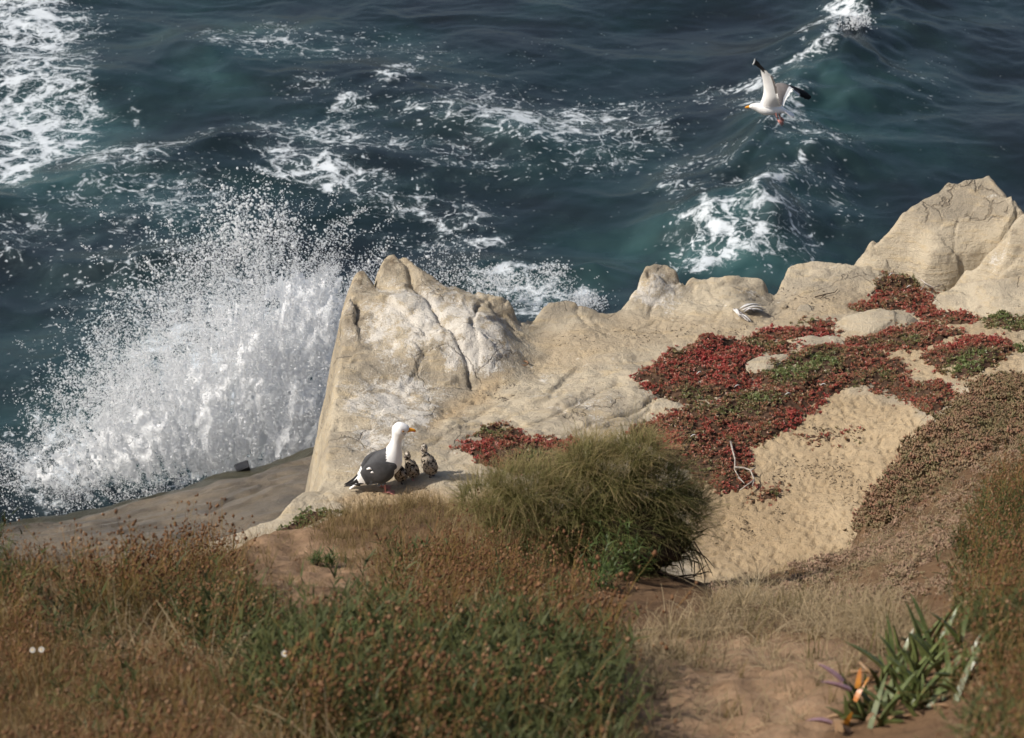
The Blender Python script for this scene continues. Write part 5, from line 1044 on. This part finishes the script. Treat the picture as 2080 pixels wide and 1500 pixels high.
branch("pale curved root lying across the gully ice plant", [[(1868,568),(1880,582),(1895,588),(1912,582),(1920,575)],[(1880,582),(1870,592)]], lambda x, y: ground_z(x, y)+.05, MAT_GREY, .008)
branch("thin dark twig lying on the sand under the rock hump", [[(1655,606),(1675,604),(1695,598),(1702,590)],[(1675,604),(1665,610)]], ground_z, MAT_TWIG, .006)
branch("short dark twig on the sand at the left of the gully plants", [[(1770,598),(1785,590),(1800,582)]], ground_z, MAT_TWIG, .008)
MF_W = plain("pale_feathers", (.58, .56, .54), .7, .2, .2, 60); MF_G = plain("grey_feathers", (.17, .155, .15), .75, .2, .4, 60)
def feather(mb, a, b, w, m=0, up=.01):
    a = np.asarray(a, float); b = np.asarray(b, float); ts = np.linspace(0, 1, 7); pts = a+np.outer(ts, b-a)+np.outer(np.sin(ts*math.pi)*up, [0, 0, 1]); d = b-a; s = np.cross(d, [0, 0, 1.]); s /= np.linalg.norm(s)+1e-9
    wd = w*np.array([.15, .6, .95, 1, .9, .6, .08])/2; n = np.array([0, 0, .0012]); V = []
    for p, q in zip(pts, wd): V += [p-s*q, p+n*3, p+s*q, p-n]
    F = []
    for i in range(6):
        o = i*4
        for j in range(4): F.append((o+j, o+(j+1) % 4, o+4+(j+1) % 4, o+4+j))
    mb.add(V, F, 0., m)
def dead_wing():
    p0 = hit(1512, 642, ground_z)[0]; root = link("dead_bird_wing", None, label="grey and white feathered remains of a bird wing on the pale rock", cat="wing remains", loc=tuple(p0))
    def at(a, b, h): q = hit(a, b, ground_z)[0]-p0; q[2] += h; return q
    for k in range(9):
        mb = MB(); feather(mb, at(1500+k*1.5, 634+k*1.0, .03+.006*(k % 3)), at(1536+rnd(-8, 16), 628+k*2.0, .03+.012*(k % 3)), .03, 0 if k % 3 else 1, .03); link("feather", mb.mesh("feather", [MF_W, MF_G]), root)
    for k in range(7):
        mb = MB(); feather(mb, at(1493+k, 632+k*2, .02), at(1502+k*4, 648+k*1.5, .012), .028, 1 if k % 3 else 0, .03); link("feather", mb.mesh("feather", [MF_W, MF_G]), root)
    mb = MB(); mb.tube([at(1490, 632, .015), at(1498, 642, .03), at(1512, 650, .025), at(1520, 655, .01)], [.008, .014, .012, .005], 8); link("wing_bone", mb.mesh("wing_bone", MF_W), root)
dead_wing()
def loose_feather(label, px, py, zf, L, group=None, h=.0):
    p = hit(px, py, zf)[0]; mb = MB(); a = rnd(-.5, .5); feather(mb, (-L/2*math.cos(a), -L/2*math.sin(a), h), (L/2*math.cos(a), L/2*math.sin(a), h+.012), L*.26, 0, .015)
    o = link("feather", mb.mesh("feather", [MF_W]), label=label, cat="feather", loc=tuple(p))
    if group: o["group"] = group
loose_feather("white feather caught in the grass crest left of the tussock", 986, 1083, lambda x, y: hill_z(x, y)+.12, .075, h=.0)
for a, b, lb in [(1420,760,"small white feather on the dark red mat at the left of the patch"),(1497,787,"small white feather where the dark red mat meets the deep red one"),(1408,888,"small white feather low on the deep red mat near the tussock"),(1600,803,"small white feather at the upper edge of the deep red mat"),(1672,784,"small white feather at the corner of the sand and the brownish red mat"),
 (1846,585,"small white feather at the right end of the gully plants"),(1810,560,"small white feather at the foot of the largest boulder"),(1893,543,"small white feather high in the gully between boulder and tan rock")]: loose_feather(lb, a, b, lambda x, y: ground_z(x, y)+.075, .05)
MAT_STONE = rock_material("loose_stone", (.40, .34, .25), (.30, .25, .18), (.42, .32, .2))
def pebble(label, px, py, r, zf=ground_z, name="stone", sq=.7, group=None):
    p = hit(px, py, zf)[0]; n, k = 12, 7; V = []; sd = int(px)
    for i in range(k):
        th = math.pi*i/(k-1)
        for j in range(n):
            w = 2*math.pi*j/n; d = np.array([math.sin(th)*math.cos(w), math.sin(th)*math.sin(w), math.cos(th)]); rr = r*(1+.22*float(pn(np.array([d[0]*1.7+sd]), np.array([d[1]*1.7+d[2]]), 3)[0])); V.append(d*rr*[1.15, 1, sq]+[0, 0, r*sq*.55])
    F = [(i*n+j, i*n+(j+1) % n, (i+1)*n+(j+1) % n, (i+1)*n+j) for i in range(k-1) for j in range(n)]
    mb = MB(); mb.add(V, F); o = link(name, mb.mesh(name, MAT_STONE), label=label, cat="stone", loc=tuple(p))
    if group: o["group"] = group
pebble("small pale stone on the sand left of the yellowish stone", 1593, 626, .030)
pebble("small pinkish tan stone at the corner of the cracked slab", 1303, 858, .028)
def shell_ring():
    p = hit(1066, 741, ground_z)[0]; mb = MB(); mb.tube([(.028*math.cos(w), .028*math.sin(w), .012+.006*math.sin(w)) for w in np.linspace(0, 5.6, 12)], np.linspace(.008, .004, 12), 7); link("shell", mb.mesh("shell", plain("brown_shell", (.22, .12, .06), .5, .4)), label="small curled brown shell on the sand behind the slab", cat="shell", loc=tuple(p))
shell_ring()
def debris():                            # dark dry bits lying on the sand
    mb = MB()
    for (a, b, sa, sb, n) in [(1680,880,70,22,70),(1650,960,80,25,110),(1730,1000,40,20,40),(1560,1020,60,40,50),(1500,1080,40,25,40),(1480,920,30,25,25),(1230,690,110,14,40),(1450,670,90,14,40),(1640,600,60,16,40),(1850,690,70,14,25),(1000,800,40,20,30),(820,1000,60,8,20),(1750,770,60,10,20)]:
        for k in range(int(n*1.5)):
            if k % 6 == 0: cx_, cy_ = rnd(a-sa, a+sa), rnd(b-sb, b+sb)
            x, y = cx_+random.gauss(0, 9), cy_+random.gauss(0, 5)
            p = hit(x, y, ground_z)[0]; az = rnd(0, 3.14); L = rnd(.006, .03); d = np.array([math.cos(az), math.sin(az), rnd(-.1, .3)]); mb.tube([p-d*L/2+[0, 0, .004], p+[0, 0, .006], p+d*L/2+[0, 0, .003]], [.0012, rnd(.0015, .0035), .001], 4)
    link("plant_litter", mb.mesh("plant_litter", plain("dry_litter", (.060, .043, .032), .9, .1, .5, 20)), label="dark dry plant litter strewn over the sand", cat="litter", kind="stuff")
debris()
def block():
    p = PZ(494, 946, 3.12); p[2] = float(shelf_z(p[0], p[1])[0]); mb = MB(); w, d, h = .095, .08, .08; V = []
    for z, k in ((-.03, 1.0), (h*.8, 1.02), (h, .92)):
        for sx, sy in ((-1, -1), (1, -1), (1, 1), (-1, 1)): V.append((sx*w*k+rnd(-.012, .012), sy*d*k+rnd(-.012, .012), z+rnd(-.012, .012)))
    F = [(i*4+j, i*4+(j+1) % 4, i*4+4+(j+1) % 4, i*4+4+j) for i in range(2) for j in range(4)]+[(8, 9, 10, 11), (3, 2, 1, 0)]
    mb.add(V, F); o = link("rock_block", mb.mesh("rock_block", plain("black_wet_stone", (.022, .022, .024), .45, .4, .4, 12), False), label="small square black block at the outer edge of the dark rock shelf", cat="rock", loc=tuple(p)); o.rotation_euler = (0, R(-14), R(20))
block()
MPET = plain("white_petals", (.62, .60, .55), .6, .2); MCEN = plain("yellow_flower_centre", (.55, .34, .03), .7, .2)
def daisy(label, px, py, D, r):
    t = PD(px, py, D); b = t.copy(); b[2] = float(hill_z(b[0], b[1])[0]); root = link("white_daisy", None, label=label, cat="daisy", loc=tuple(b)); h = t[2]-b[2]
    if h < .03: h = .16
    mb = MB(); mb.tube([(0, 0, 0), (.01, -.005, h*.5), (0, 0, h)], [.002, .0018, .0015], 5); link("stem", mb.mesh("stem", MAT_GREEN), root)
    nrm = Vector((0.1, -.75, .65)).normalized(); q = nrm.to_track_quat('Z', 'Y').to_matrix(); Q = np.array(q); pe = MB()
    for k in range(12):
        a = 6.28*k/12; d = np.array([math.cos(a), math.sin(a), .12]); s = np.array([-math.sin(a), math.cos(a), 0]); V = [d*r*.2-s*r*.08, d*r*.65-s*r*.2, d*r, d*r*.65+s*r*.2, d*r*.2+s*r*.08]; V = np.array(V+[v+np.array([0, 0, -.0012]) for v in V]); pe.add((Q@V.T).T+[0, 0, h], [(0, 1, 2, 3, 4), (9, 8, 7, 6, 5), (0, 5, 6, 1), (1, 6, 7, 2), (2, 7, 8, 3), (3, 8, 9, 4)])
    link("petals", pe.mesh("petals", MPET, False), root); ce = MB(); c = np.array(nrm); ce.tube([np.array([0, 0, h])-c*.002, np.array([0, 0, h])+c*.002, np.array([0, 0, h])+c*.004], [r*.3, r*.3, r*.15], 10); link("flower_centre", ce.mesh("flower_centre", MCEN), root)
daisy("left of two white daisies side by side in the meadow at the left edge", 66, 1321, 8.45, .0105)
daisy("right of two white daisies side by side in the meadow at the left edge", 84, 1320, 8.45, .011)
daisy("single white daisy in the meadow above the dark green herbs", 578, 1328, 8.25, .0125)
